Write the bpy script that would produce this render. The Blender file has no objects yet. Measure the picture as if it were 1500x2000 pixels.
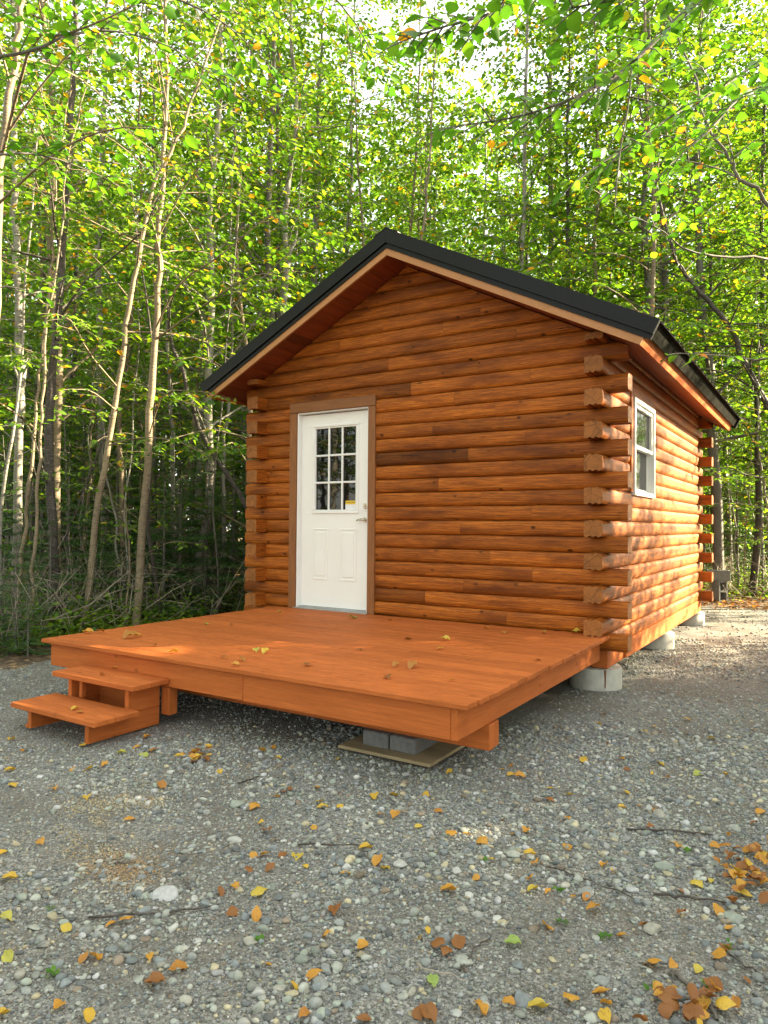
import bpy, math, random
import numpy as np
from mathutils import Vector, Matrix
R = math.radians
rng = np.random.default_rng(11)
random.seed(11)
scene = bpy.context.scene
COL = scene.collection

# ------------------------------------------------------------------ camera
CX, CY, CZ, YAW, PIT, ROL, FPX = 5.8202, -6.1705, 0.9254, -0.5634, 0.0190, 0.0078, 1379.64
FW = np.array([math.sin(YAW)*math.cos(PIT), math.cos(YAW)*math.cos(PIT), math.sin(PIT)])
_r = np.array([math.cos(YAW), -math.sin(YAW), 0.0]); _u = np.cross(_r, FW)
RT = _r*math.cos(ROL) + _u*math.sin(ROL); UP = -_r*math.sin(ROL) + _u*math.cos(ROL)
CAM = np.array([CX, CY, CZ])
cd = bpy.data.cameras.new('camera'); co = bpy.data.objects.new('camera', cd); COL.objects.link(co)
cd.sensor_fit = 'VERTICAL'; cd.sensor_height = 36.0; cd.lens = FPX/2000*36.0
cd.clip_start = 0.05; cd.clip_end = 2000
co.matrix_world = Matrix(((RT[0], UP[0], -FW[0], CX), (RT[1], UP[1], -FW[1], CY), (RT[2], UP[2], -FW[2], CZ), (0, 0, 0, 1)))
scene.camera = co

# ------------------------------------------------------------------ light
SUN_AZ, SUN_EL = R(48), R(22)          # azimuth measured from +y towards +x: behind the cabin, to its right
SD = np.array([math.sin(SUN_AZ)*math.cos(SUN_EL), math.cos(SUN_AZ)*math.cos(SUN_EL), math.sin(SUN_EL)])
world = bpy.data.worlds.new('World'); scene.world = world; world.use_nodes = True
wn = world.node_tree.nodes; wl = world.node_tree.links
bg = wn['Background']; sky = wn.new('ShaderNodeTexSky'); sky.sky_type = 'NISHITA'; sky.sun_disc = False
sky.sun_elevation = SUN_EL; sky.sun_rotation = SUN_AZ; sky.air_density = 1.0; sky.dust_density = 2.2; sky.ozone_density = 0.6
mx = wn.new('ShaderNodeMix'); mx.data_type = 'RGBA'; mx.inputs[0].default_value = 0.55; mx.inputs[7].default_value = (6.6, 6.4, 6.0, 1)   # thin bright cloud over the blue
wl.new(sky.outputs[0], mx.inputs[6]); wl.new(mx.outputs[2], bg.inputs[0]); bg.inputs[1].default_value = 0.065
sl = bpy.data.lights.new('sun', 'SUN'); sl.energy = 5.0; sl.angle = R(0.5); sl.color = (1.0, 0.84, 0.56)
so = bpy.data.objects.new('sun', sl); COL.objects.link(so)
so.rotation_euler = Vector((-SD[0], -SD[1], -SD[2])).to_track_quat('-Z', 'Y').to_euler()
scene.view_settings.view_transform = 'Standard'; scene.view_settings.look = 'None'
scene.view_settings.exposure = 2.95
scene.cycles.max_bounces = 14; scene.cycles.diffuse_bounces = 8; scene.cycles.transmission_bounces = 8; scene.cycles.glossy_bounces = 3; scene.view_settings.gamma = 1.0; scene.view_settings.use_curve_mapping = False

# ------------------------------------------------------------------ measures (metres, z = 0 is the deck floor)
W, P_, T, L = 4.372, 0.18, 0.145, 5.156     # log tip to log tip, log overhang, log thickness, depth of the cabin
C = 0.14                                     # one log course
G = -0.48                                    # ground
def px(x, y, Z):
    "point at depth Z along the view, seen at photo pixel x, y"
    return CAM + Z*(FW + RT*(x-750)/FPX - UP*(y-1000)/FPX)
def onz(x, y, z):
    d = FW + RT*(x-750)/FPX - UP*(y-1000)/FPX
    return CAM + d*((z-CAM[2])/d[2])

# ------------------------------------------------------------------ object helpers
def link(o, parent=None):
    COL.objects.link(o)
    if parent is not None: o.parent = parent
    return o
def tag(o, label=None, cat=None, group=None, kind=None):
    if label: o['label'] = label
    if cat: o['category'] = cat
    if group: o['group'] = group
    if kind: o['kind'] = kind
    return o
def empty(name, loc, label, cat, group=None, rz=0.0):
    o = bpy.data.objects.new(name, None); o.empty_display_size = 0.1
    o.location = Vector([float(v) for v in loc]); o.rotation_euler[2] = rz
    link(o); return tag(o, label, cat, group)
def np_mesh(name, V, faces, attrs=None, smooth=False, mat=None):
    "faces: list of (M,k) int arrays"
    me = bpy.data.meshes.new(name)
    V = np.asarray(V, np.float32)
    me.vertices.add(len(V)); me.vertices.foreach_set('co', V.ravel())
    loops = np.concatenate([f.ravel() for f in faces]).astype(np.int32)
    tot = np.concatenate([np.full(len(f), f.shape[1], np.int32) for f in faces])
    start = np.concatenate([[0], np.cumsum(tot)[:-1]]).astype(np.int32)
    me.loops.add(len(loops)); me.loops.foreach_set('vertex_index', loops)
    me.polygons.add(len(tot)); me.polygons.foreach_set('loop_start', start)
    try: me.polygons.foreach_set('loop_total', tot)
    except Exception: pass
    if smooth: me.polygons.foreach_set('use_smooth', np.ones(len(tot), bool))
    for k, a in (attrs or {}).items():
        a = np.asarray(a, np.float32)
        if a.ndim == 1:
            at = me.attributes.new(k, 'FLOAT', 'POINT'); at.data.foreach_set('value', a)
        elif a.shape[1] == 3:
            at = me.attributes.new(k, 'FLOAT_VECTOR', 'POINT'); at.data.foreach_set('vector', a.ravel())
        else:
            at = me.attributes.new(k, 'FLOAT_COLOR', 'POINT'); at.data.foreach_set('color', a.ravel())
    me.update(calc_edges=True)
    if mat is not None: me.materials.append(mat)
    return me
class MB:
    "collects shapes into one mesh; every shape carries its own grain coordinates wc and its tone"
    def __init__(s): s.v = []; s.f = []; s.wc = []; s.tn = []; s.cp = []
    def add(s, verts, faces, wc, tone, cap=0.0):
        b = len(s.v); s.v += [tuple(map(float, v)) for v in verts]; s.f += [tuple(i+b for i in f) for f in faces]
        s.wc += [tuple(map(float, w)) for w in wc]; s.tn += [tone]*len(verts); s.cp += [cap]*len(verts)
    def box(s, lo, hi, grain=0, tone=None, M=None, ch=0.004):
        "chamfered box; grain is the axis its fibres run along"
        lo = np.array(lo, float); hi = np.array(hi, float); c = (lo+hi)/2; h = (hi-lo)/2
        ch = min(ch, 0.45*h.min())
        vs = []; idx = {}
        for ax in range(3):
            for sx in (-1, 1):
                for sy in (-1, 1):
                    for sz in (-1, 1):
                        sg = np.array([sx, sy, sz]); q = h-ch; q = q.copy(); q[ax] = h[ax]
                        idx[(ax, sx, sy, sz)] = len(vs); vs.append(c+sg*q)
        fs = []
        def face(ids):
            p = [vs[i] for i in ids]; n = np.cross(p[1]-p[0], p[2]-p[1]); m = sum(p)/len(p)-c
            fs.append(tuple(ids) if n@m > 0 else tuple(ids[::-1]))
        for ax in range(3):
            a, b = [i for i in range(3) if i != ax]
            for sg in (-1, 1):
                ids = []
                for (p, q) in ((-1, -1), (1, -1), (1, 1), (-1, 1)):
                    k = [0, 0, 0]; k[ax] = sg; k[a] = p; k[b] = q; ids.append(idx[(ax, *k)])
                face(ids)
        for ax in range(3):                                   # edge along ax
            a, b = [i for i in range(3) if i != ax]
            for p in (-1, 1):
                for q in (-1, 1):
                    ids = []
                    for (e, d) in ((-1, a), (1, a), (1, b), (-1, b)):
                        k = [0, 0, 0]; k[ax] = e; k[a] = p; k[b] = q; ids.append(idx[(d, *k)])
                    face(ids)
        for sx in (-1, 1):
            for sy in (-1, 1):
                for sz in (-1, 1): face([idx[(ax, sx, sy, sz)] for ax in range(3)])
        o = np.array([random.uniform(0, 50) for _ in range(3)])
        perm = [grain]+[i for i in range(3) if i != grain]
        wc = [(v-c)[perm]+o for v in vs]
        if M is not None: vs = [np.array(M @ Vector(v.tolist())) for v in vs]
        s.add(vs, fs, wc, random.random() if tone is None else tone)
    def prism(s, prof, a0, a1, f, tone=None, caps=True, nseg=1):
        "profile of (d, z) points run along a from a0(z) to a1(z); f maps (a, d, z) to the world"
        n = len(prof); o = np.array([random.uniform(0, 50) for _ in range(3)])
        g0 = a0 if callable(a0) else (lambda z: a0); g1 = a1 if callable(a1) else (lambda z: a1)
        vs = []; wc = []
        for j in range(nseg+1):
            for d, z in prof:
                a = g0(z)+(g1(z)-g0(z))*j/nseg; vs.append(f(a, d, z)); wc.append(o+np.array([a, d, z]))
        fs = []
        for j in range(nseg):
            for i in range(n):
                k = (i+1) % n; fs.append((j*n+i, j*n+k, (j+1)*n+k, (j+1)*n+i))
        # orientation test
        p = [np.array(vs[i]) for i in fs[0]]; cen = np.mean(np.array(vs), axis=0)
        if np.cross(p[1]-p[0], p[2]-p[1])@(np.mean(p, axis=0)-cen) < 0: fs = [q[::-1] for q in fs]; flip = True
        else: flip = False
        s.add(vs, fs, wc, random.random() if tone is None else tone)
        if caps:
            t = s.tn[-1]; zm = sum(q[1] for q in prof)/n
            for j, rv in ((0, not flip), (nseg, flip)):
                cv = [vs[j*n+i] for i in range(n)]; jt = [random.uniform(-0.02, 0.02), random.uniform(-0.04, 0.04)]; cw = [(random.random()*0+t*7, q[1]-o[1]+0.06+jt[0], q[2]-o[2]-zm+jt[1]) for q in wc[j*n:(j+1)*n]]
                ids = tuple(range(n)); s.add(cv, [ids[::-1] if rv else ids], cw, t, 1.0)
    def lathe(s, prof, c, seg=32, tone=0.5):
        vs = []; fs = []; n = len(prof)
        for j in range(seg):
            a = 2*math.pi*j/seg
            for r, z in prof: vs.append((c[0]+r*math.cos(a), c[1]+r*math.sin(a), c[2]+z))
        for j in range(seg):
            k = (j+1) % seg
            for i in range(n-1): fs.append((j*n+i, k*n+i, k*n+i+1, j*n+i+1))
        s.add(vs, fs, vs, tone)
    def tube(s, pts, rad, seg=8, tone=0.5, cap=True):
        V, F = tube_np(np.array(pts, float), np.array(rad, float) if np.ndim(rad) else np.full(len(pts), rad), seg)
        s.add(V, [tuple(f) for f in F], V, tone)
        if cap:
            n = len(pts); s.add(V[:seg], [tuple(range(seg))[::-1]], V[:seg], tone); s.add(V[-seg:], [tuple(range(seg))], V[-seg:], tone)
    def build(s, name, mat, parent=None, smooth=False, loc=None):
        me = bpy.data.meshes.new(name); me.from_pydata(s.v, [], s.f)
        a = me.attributes.new('wc', 'FLOAT_VECTOR', 'POINT'); a.data.foreach_set('vector', np.array(s.wc, np.float32).ravel())
        a = me.attributes.new('tone', 'FLOAT', 'POINT'); a.data.foreach_set('value', np.array(s.tn, np.float32))
        a = me.attributes.new('cap', 'FLOAT', 'POINT'); a.data.foreach_set('value', np.array(s.cp, np.float32))
        if smooth:
            me.polygons.foreach_set('use_smooth', [True]*len(me.polygons)); me.set_sharp_from_angle(angle=R(35))
        me.materials.append(mat)
        if loc is not None:
            me.transform(Matrix.Translation(-Vector([float(q) for q in loc])))
        o = bpy.data.objects.new(name, me); link(o, parent)
        if loc is not None: o.location = Vector([float(q) for q in loc])
        if parent is not None: o.matrix_parent_inverse = parent.matrix_basis.inverted()
        return o
def tube_np(pts, rad, seg, closed=False):
    n = len(pts); d = np.gradient(pts, axis=0); d /= np.linalg.norm(d, axis=1, keepdims=True)+1e-9
    ref = np.tile(np.array([0, 0, 1.0]), (n, 1)); m = np.abs(d[:, 2]) > 0.9; ref[m] = (1.0, 0, 0)
    if m.any() and not m.all(): ref[:] = (0.83, 0.55, 0.05)
    a = np.cross(d, ref); a /= np.linalg.norm(a, axis=1, keepdims=True)+1e-9; b = np.cross(d, a)
    t = np.linspace(0, 2*math.pi, seg, endpoint=False)
    V = pts[:, None, :]+rad[:, None, None]*(np.cos(t)[None, :, None]*a[:, None, :]+np.sin(t)[None, :, None]*b[:, None, :])
    F = []
    i = np.arange(seg); k = (i+1) % seg
    for j in range(n-1): F.append(np.stack([j*seg+i, (j+1)*seg+i, (j+1)*seg+k, j*seg+k], 1))
    return V.reshape(-1, 3), np.concatenate(F)

# ------------------------------------------------------------------ materials
def new_mat(name):
    m = bpy.data.materials.new(name); m.use_nodes = True; nt = m.node_tree
    return m, nt.nodes, nt.links, nt.nodes['Principled BSDF']
def mixc(n, l, fac, a, b, mode='MIX'):
    x = n.new('ShaderNodeMix'); x.data_type = 'RGBA'; x.blend_type = mode
    for sock, v in ((x.inputs[0], fac), (x.inputs[6], a), (x.inputs[7], b)):
        if hasattr(v, 'is_linked'): l.new(v, sock)
        elif isinstance(v, (int, float)): sock.default_value = v
        else: sock.default_value = (*v, 1)
    return x.outputs[2]
def ramp(n, l, src, stops, interp='LINEAR'):
    r = n.new('ShaderNodeValToRGB'); r.color_ramp.interpolation = interp
    e = r.color_ramp.elements
    while len(e) < len(stops): e.new(0.5)
    for i, (p, c) in enumerate(stops):
        e[i].position = p; e[i].color = (c, c, c, 1) if isinstance(c, (int, float)) else (*c, 1)
    l.new(src, r.inputs[0]); return r.outputs[0]
def noise(n, l, vec, scale, detail=4, rough=0.5, dist=0.0, sc=None):
    x = n.new('ShaderNodeTexNoise'); x.inputs['Scale'].default_value = scale; x.inputs['Detail'].default_value = detail
    x.inputs['Roughness'].default_value = rough; x.inputs['Distortion'].default_value = dist
    if sc is not None:
        mp = n.new('ShaderNodeMapping'); mp.inputs['Scale'].default_value = sc; l.new(vec, mp.inputs[0]); vec = mp.outputs[0]
    l.new(vec, x.inputs['Vector']); return x.outputs[0]
def attr(n, name, out='Vector'):
    a = n.new('ShaderNodeAttribute'); a.attribute_name = name; return a.outputs[out]
def bump(n, l, h, strength, dist=0.01):
    b = n.new('ShaderNodeBump'); b.inputs['Strength'].default_value = strength; b.inputs['Distance'].default_value = dist
    l.new(h, b.inputs['Height']); return b.outputs[0]
def wood(name, light, mid, dark, grain=0.5, knots=0.5, tonevar=0.35, rough=0.5, stain=0.4, bumpy=0.25, spec=0.5):
    m, n, l, b = new_mat(name); wc = attr(n, 'wc'); tone = attr(n, 'tone', 'Fac')
    fib = noise(n, l, wc, 1.0, 5, 0.6, 0.0, (3.5, 130, 130))              # fine fibres along the board
    wob = noise(n, l, wc, 1.0, 3, 0.5, 1.2, (2.2, 26, 26))                # broad growth rings
    ring = n.new('ShaderNodeTexWave'); ring.wave_type = 'BANDS'; ring.bands_direction = 'Z'
    ring.inputs['Scale'].default_value = 7.0; ring.inputs['Distortion'].default_value = 9.0
    ring.inputs['Detail'].default_value = 2.5; ring.inputs['Detail Scale'].default_value = 1.3
    mp = n.new('ShaderNodeMapping'); mp.inputs['Scale'].default_value = (0.55, 5.0, 5.0); l.new(wc, mp.inputs[0]); l.new(mp.outputs[0], ring.inputs['Vector'])
    c = mixc(n, l, ramp(n, l, wob, [(0.3, 0.0), (0.7, 1.0)]), mid, light)
    c = mixc(n, l, ramp(n, l, ring.outputs[1], [(0.55, 0.0), (0.95, grain)]), c, dark)
    c = mixc(n, l, ramp(n, l, fib, [(0.42, grain*0.8), (0.58, 0.0)]), c, dark)
    blot = noise(n, l, wc, 1.0, 3, 0.55, 0.0, (1.6, 7, 7))                # uneven stain
    c = mixc(n, l, ramp(n, l, blot, [(0.48, 0.0), (0.70, stain)]), c, dark)
    vo = n.new('ShaderNodeTexVoronoi'); vo.inputs['Scale'].default_value = 1.0
    mk = n.new('ShaderNodeMapping'); mk.inputs['Scale'].default_value = (5.0, 8.0, 8.0); l.new(wc, mk.inputs[0]); l.new(mk.outputs[0], vo.inputs['Vector'])
    kn = ramp(n, l, vo.outputs['Distance'], [(0.04, knots), (0.10, knots*0.7), (0.15, 0.0)])
    ks = n.new('ShaderNodeSeparateColor'); l.new(vo.outputs['Color'], ks.inputs[0])
    kn = mixc(n, l, ramp(n, l, ks.outputs[0], [(0.25, 0.0), (0.55, 1.0)]), (0, 0, 0), kn)
    c = mixc(n, l, kn, c, tuple(0.28*q for q in dark))
    if name == 'log_stain':
        chk = noise(n, l, wc, 1.0, 2, 0.4, 0.3, (0.9, 34, 34)); msk = noise(n, l, wc, 1.0, 2, 0.5, 0.0, (1.1, 6, 6))
        ck = n.new('ShaderNodeMath'); ck.operation = 'MULTIPLY'                 # drying checks along the grain
        l.new(ramp(n, l, chk, [(0.488, 0.0), (0.5, 0.9), (0.512, 0.0)]), ck.inputs[0]); l.new(ramp(n, l, msk, [(0.54, 0.0), (0.6, 1.0)]), ck.inputs[1])
        c = mixc(n, l, ck.outputs[0], c, (0.02, 0.007, 0.003))
        rg = n.new('ShaderNodeTexWave'); rg.wave_type = 'RINGS'; rg.rings_direction = 'X'; rg.inputs['Scale'].default_value = 24; rg.inputs['Distortion'].default_value = 1.6; rg.inputs['Detail'].default_value = 2
        l.new(wc, rg.inputs['Vector'])
        eg = mixc(n, l, ramp(n, l, rg.outputs[1], [(0.3, 0.0), (0.9, 0.6)]), (0.33, 0.125, 0.033), (0.17, 0.06, 0.016))
        eg = mixc(n, l, ramp(n, l, noise(n, l, wc, 14, 4, 0.7), [(0.45, 0.0), (0.7, 0.6)]), eg, (0.11, 0.05, 0.02))
        vr = n.new('ShaderNodeTexVoronoi'); vr.feature = 'DISTANCE_TO_EDGE'; vr.inputs['Scale'].default_value = 9; l.new(wc, vr.inputs['Vector'])
        eg = mixc(n, l, ramp(n, l, vr.outputs[0], [(0.0, 0.8), (0.022, 0.0)]), eg, (0.03, 0.014, 0.007))
        c = mixc(n, l, attr(n, 'cap', 'Fac'), c, eg)
    tr = ramp(n, l, tone, [(0.0, 1-tonevar), (0.12, 1-tonevar*0.6), (0.5, 1.0), (1.0, 1+tonevar*0.35)])
    c = mixc(n, l, 1.0, c, tr, 'MULTIPLY')
    l.new(c, b.inputs['Base Color']); b.inputs['Roughness'].default_value = rough
    b.inputs['Specular IOR Level'].default_value = spec
    l.new(ramp(n, l, fib, [(0, rough-0.1), (1, rough+0.2)]), b.inputs['Roughness'])
    l.new(bump(n, l, fib, bumpy, 0.004), b.inputs['Normal'])
    return m
M = {}
M['log'] = wood('log_stain', (0.56, 0.172, 0.020), (0.36, 0.094, 0.010), (0.105, 0.027, 0.006), grain=0.72, knots=0.95, tonevar=0.6, rough=0.45, stain=0.75, spec=0.16)
M['logside'] = M['log']
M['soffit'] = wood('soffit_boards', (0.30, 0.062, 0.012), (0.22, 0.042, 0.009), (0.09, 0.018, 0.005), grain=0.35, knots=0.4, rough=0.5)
M['deck'] = wood('deck_stain', (0.55, 0.158, 0.040), (0.47, 0.128, 0.031), (0.26, 0.066, 0.016), grain=0.34, knots=0.5, tonevar=0.20, rough=0.62, stain=0.35, bumpy=0.35, spec=0.12)
M['trim'] = wood('trim_stain', (0.28, 0.105, 0.024), (0.225, 0.080, 0.018), (0.12, 0.042, 0.011), grain=0.35, knots=0.2, tonevar=0.2, rough=0.55, stain=0.3)
M['fascia'] = wood('fascia_stain', (0.46, 0.215, 0.072), (0.40, 0.175, 0.056), (0.27, 0.105, 0.033), grain=0.25, knots=0.2, tonevar=0.1, rough=0.5, stain=0.2)
M['raw'] = wood('bare_plywood', (0.42, 0.33, 0.19), (0.35, 0.27, 0.15), (0.2, 0.15, 0.085), grain=0.3, knots=0.2, tonevar=0.2, rough=0.8, stain=0.6)
def plain(name, col, rough=0.5, metal=0.0, var=0.08, scale=6.0, bmp=0.0, bscale=60, spec=0.5):
    m, n, l, b = new_mat(name); tc = n.new('ShaderNodeTexCoord').outputs['Object']
    nz = noise(n, l, tc, scale, 5, 0.6)
    c = mixc(n, l, ramp(n, l, nz, [(0.3, 0.0), (0.7, 1.0)]), tuple(q*(1-var) for q in col), tuple(min(1, q*(1+var)) for q in col))
    l.new(c, b.inputs['Base Color']); b.inputs['Metallic'].default_value = metal; b.inputs['Specular IOR Level'].default_value = spec
    l.new(ramp(n, l, nz, [(0.2, max(0, rough-0.07)), (0.8, min(1, rough+0.1))]), b.inputs['Roughness'])
    if bmp: l.new(bump(n, l, noise(n, l, tc, bscale, 4, 0.6), bmp, 0.004), b.inputs['Normal'])
    return m
M['metal'] = plain('black_metal', (0.006, 0.0065, 0.007), 0.40, 0.0, 0.2, 3.0, 0.10, 9, 0.2)
M['drip'] = plain('weathered_black_metal', (0.022, 0.022, 0.019), 0.75, 0, 0.5, 14.0, 0.1, 9, 0.0)
M['white'] = plain('white_paint', (0.80, 0.80, 0.78), 0.38, 0, 0.02, 3.0, 0.05, 160)
M['vinyl'] = plain('white_vinyl', (0.78, 0.78, 0.76), 0.35, 0, 0.02)
M['alu'] = plain('aluminium', (0.45, 0.46, 0.47), 0.35, 0.8, 0.1)
M['nickel'] = plain('satin_nickel', (0.55, 0.50, 0.42), 0.25, 1.0, 0.1)
M['concrete'] = plain('concrete', (0.46, 0.45, 0.40), 0.85, 0, 0.22, 9.0, 0.5, 70)
M['block'] = plain('concrete_block', (0.16, 0.16, 0.155), 0.9, 0, 0.3, 22.0, 0.8, 130)
M['cinder'] = plain('cinder_block', (0.20, 0.21, 0.205), 0.9, 0, 0.2, 16.0, 0.8, 110)
M['stickerw'] = plain('sticker_white', (0.75, 0.76, 0.80), 0.4); M['stickery'] = plain('sticker_yellow', (0.75, 0.50, 0.03), 0.4)
M['ink'] = plain('ink', (0.06, 0.05, 0.01), 0.5)
def glass(name, tint):
    m, n, l, b = new_mat(name); b.inputs['Base Color'].default_value = (*tint, 1); b.inputs['Roughness'].default_value = 0.015
    b.inputs['IOR'].default_value = 1.5; tc = n.new('ShaderNodeTexCoord').outputs['Object']
    l.new(bump(n, l, noise(n, l, tc, 3.0, 2), 0.05, 0.02), b.inputs['Normal']); return m
M['glass'] = glass('dark_glass', (0.006, 0.006, 0.006))
def screen_mat():
    m, n, l, b = new_mat('window_glass'); b.inputs['Base Color'].default_value = (0.012, 0.013, 0.014, 1); b.inputs['Roughness'].default_value = 0.06
    b.inputs['IOR'].default_value = 1.28; tc = n.new('ShaderNodeTexCoord').outputs['Object']
    l.new(bump(n, l, noise(n, l, tc, 2.2, 2), 0.12, 0.05), b.inputs['Normal']); return m
M['screen'] = screen_mat()
def leaf_mat(name, stops, trans=0.5, gl=0.42, tr_gain=(1.5, 1.35, 0.5)):
    m, n, l, b = new_mat(name); out = n['Material Output']
    c = ramp(n, l, attr(n, 'rnd', 'Fac'), stops)
    if name == 'fallen_leaves':
        tc = n.new('ShaderNodeTexCoord').outputs['Object']
        c = mixc(n, l, ramp(n, l, noise(n, l, tc, 6.0, 4, 0.65), [(0.55, 0.0), (0.72, 0.6)]), c, (0.22, 0.09, 0.03))
        c = mixc(n, l, ramp(n, l, noise(n, l, tc, 26.0, 2, 0.6), [(0.62, 0.0), (0.68, 0.6)]), c, (0.11, 0.05, 0.02))
    l.new(c, b.inputs['Base Color']); b.inputs['Roughness'].default_value = gl; b.inputs['Specular IOR Level'].default_value = 0.45
    t = n.new('ShaderNodeBsdfTranslucent'); l.new(mixc(n, l, 1.0, c, tr_gain, 'MULTIPLY'), t.inputs[0])
    x = n.new('ShaderNodeMixShader'); x.inputs[0].default_value = trans
    l.new(b.outputs[0], x.inputs[1]); l.new(t.outputs[0], x.inputs[2]); l.new(x.outputs[0], out.inputs[0]); return m
GREENS = [(0.0, (0.056, 0.135, 0.024)), (0.35, (0.104, 0.210, 0.028)), (0.70, (0.168, 0.285, 0.034)), (0.955, (0.26, 0.34, 0.042)), (0.968, (0.55, 0.40, 0.03)), (0.99, (0.58, 0.26, 0.03))]
M['leaf'] = leaf_mat('broad_leaves', GREENS, 0.52, 0.42, (1.4, 1.5, 0.42))
M['leafnear'] = leaf_mat('near_leaves', [(0.0, (0.045, 0.13, 0.020)), (0.5, (0.085, 0.215, 0.024)), (0.95, (0.16, 0.31, 0.03)), (0.968, (0.58, 0.38, 0.03)), (0.99, (0.6, 0.24, 0.03))], 0.52, 0.42, (1.5, 1.6, 0.45))
M['needle'] = leaf_mat('needles', [(0.0, (0.025, 0.075, 0.022)), (0.6, (0.05, 0.135, 0.028)), (1.0, (0.10, 0.21, 0.035))], trans=0.2)
M['fallen'] = leaf_mat('fallen_leaves', [(0.0, (0.20, 0.075, 0.022)), (0.25, (0.36, 0.15, 0.035)), (0.5, (0.58, 0.28, 0.04)), (0.8, (0.66, 0.42, 0.05)), (0.92, (0.55, 0.48, 0.08)), (1.0, (0.30, 0.42, 0.10))], trans=0.25, gl=0.55, tr_gain=(1, 0.9, 0.6))
def bark(name, a, b_, c_, lent=0.5):
    m, n, l, b = new_mat(name); tc = n.new('ShaderNodeTexCoord').outputs['Object']
    big = noise(n, l, tc, 2.2, 4, 0.6); hor = noise(n, l, tc, 1.0, 4, 0.65, 0.3, (14, 14, 75)); fine = noise(n, l, tc, 1.0, 4, 0.6, 0, (60, 60, 14))
    c = mixc(n, l, ramp(n, l, big, [(0.35, 0.0), (0.65, 1.0)]), a, b_)
    c = mixc(n, l, ramp(n, l, hor, [(0.52, 0.0), (0.64, lent)]), c, c_)
    c = mixc(n, l, ramp(n, l, fine, [(0.5, 0.0), (0.75, 0.35)]), c, c_)
    l.new(c, b.inputs['Base Color']); b.inputs['Roughness'].default_value = 0.75
    l.new(bump(n, l, hor, 0.5, 0.01), b.inputs['Normal']); return m
M['bark_pale'] = bark('pale_bark', (0.33, 0.31, 0.265), (0.21, 0.19, 0.16), (0.06, 0.055, 0.045), 0.8)
M['bark_tan'] = bark('tan_bark', (0.27, 0.21, 0.13), (0.17, 0.13, 0.085), (0.06, 0.045, 0.03), 0.85)
M['bark_dark'] = bark('dark_bark', (0.055, 0.042, 0.036), (0.035, 0.028, 0.025), (0.20, 0.18, 0.16), 0.55)
M['bark_grey'] = bark('grey_bark', (0.17, 0.15, 0.125), (0.11, 0.10, 0.085), (0.05, 0.045, 0.04), 0.5)
M['twig'] = bark('dead_twigs', (0.42, 0.36, 0.28), (0.28, 0.23, 0.175), (0.10, 0.08, 0.06), 0.3)
def stone_mat():
    m, n, l, b = new_mat('stones'); tc = n.new('ShaderNodeTexCoord').outputs['Object']
    c = mixc(n, l, ramp(n, l, noise(n, l, tc, 55, 4, 0.65), [(0.3, 0.0), (0.7, 1.0)]), (0.78, 0.78, 0.78), (1.15, 1.15, 1.15))
    l.new(mixc(n, l, 1.0, attr(n, 'col', 'Color'), c, 'MULTIPLY'), b.inputs['Base Color']); b.inputs['Roughness'].default_value = 0.78
    l.new(bump(n, l, noise(n, l, tc, 160, 3, 0.6), 0.3, 0.003), b.inputs['Normal']); return m
M['stone'] = stone_mat()
def ground_mat():
    m, n, l, b = new_mat('gravel_and_litter'); tc = n.new('ShaderNodeTexCoord').outputs['Object']
    cells = []
    for sc in (95, 210):
        v = n.new('ShaderNodeTexVoronoi'); v.inputs['Scale'].default_value = sc; l.new(tc, v.inputs['Vector']); cells.append(v)
    hue = n.new('ShaderNodeSeparateColor'); l.new(cells[0].outputs['Color'], hue.inputs[0])
    hue2 = n.new('ShaderNodeSeparateColor'); l.new(cells[1].outputs['Color'], hue2.inputs[0])
    g1 = ramp(n, l, hue.outputs[0], [(0.0, (0.085, 0.081, 0.073)), (0.4, (0.175, 0.173, 0.163)), (0.7, (0.265, 0.265, 0.25)), (1.0, (0.38, 0.37, 0.34))])
    g2 = ramp(n, l, hue2.outputs[1], [(0.0, (0.085, 0.079, 0.070)), (0.5, (0.19, 0.185, 0.17)), (1.0, (0.34, 0.33, 0.30))])
    c = mixc(n, l, ramp(n, l, hue.outputs[2], [(0.4, 0.0), (0.5, 1.0)]), g2, g1)
    dirt = noise(n, l, tc, 1.6, 6, 0.65)
    c = mixc(n, l, ramp(n, l, dirt, [(0.45, 0.0), (0.66, 0.7)]), c, (0.140, 0.120, 0.092))
    # forest floor: brown litter outside the gravelled clearing
    at = attr(n, 'litter', 'Fac')
    v3 = n.new('ShaderNodeTexVoronoi'); v3.inputs['Scale'].default_value = 16; l.new(tc, v3.inputs['Vector'])
    s3 = n.new('ShaderNodeSeparateColor'); l.new(v3.outputs['Color'], s3.inputs[0])
    lit = ramp(n, l, s3.outputs[0], [(0.0, (0.05, 0.032, 0.02)), (0.5, (0.12, 0.075, 0.042)), (0.85, (0.22, 0.14, 0.075)), (1.0, (0.36, 0.23, 0.10))])
    ma = n.new('ShaderNodeMath'); ma.operation = 'ADD'; l.new(at, ma.inputs[0])
    ns = n.new('ShaderNodeMath'); ns.operation = 'MULTIPLY_ADD'; l.new(noise(n, l, tc, 3.0, 5, 0.7), ns.inputs[0]); ns.inputs[1].default_value = 1.2; ns.inputs[2].default_value = -0.6
    l.new(ns.outputs[0], ma.inputs[1])
    c = mixc(n, l, ramp(n, l, ma.outputs[0], [(0.42, 0.0), (0.58, 1.0)]), c, lit)
    l.new(c, b.inputs['Base Color']); b.inputs['Roughness'].default_value = 0.9
    h = n.new('ShaderNodeMath'); h.operation = 'SUBTRACT'; h.inputs[0].default_value = 1.0; l.new(cells[0].outputs['Distance'], h.inputs[1])
    l.new(bump(n, l, h.outputs[0], 0.9, 0.012), b.inputs['Normal']); return m
M['ground'] = ground_mat()

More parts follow.
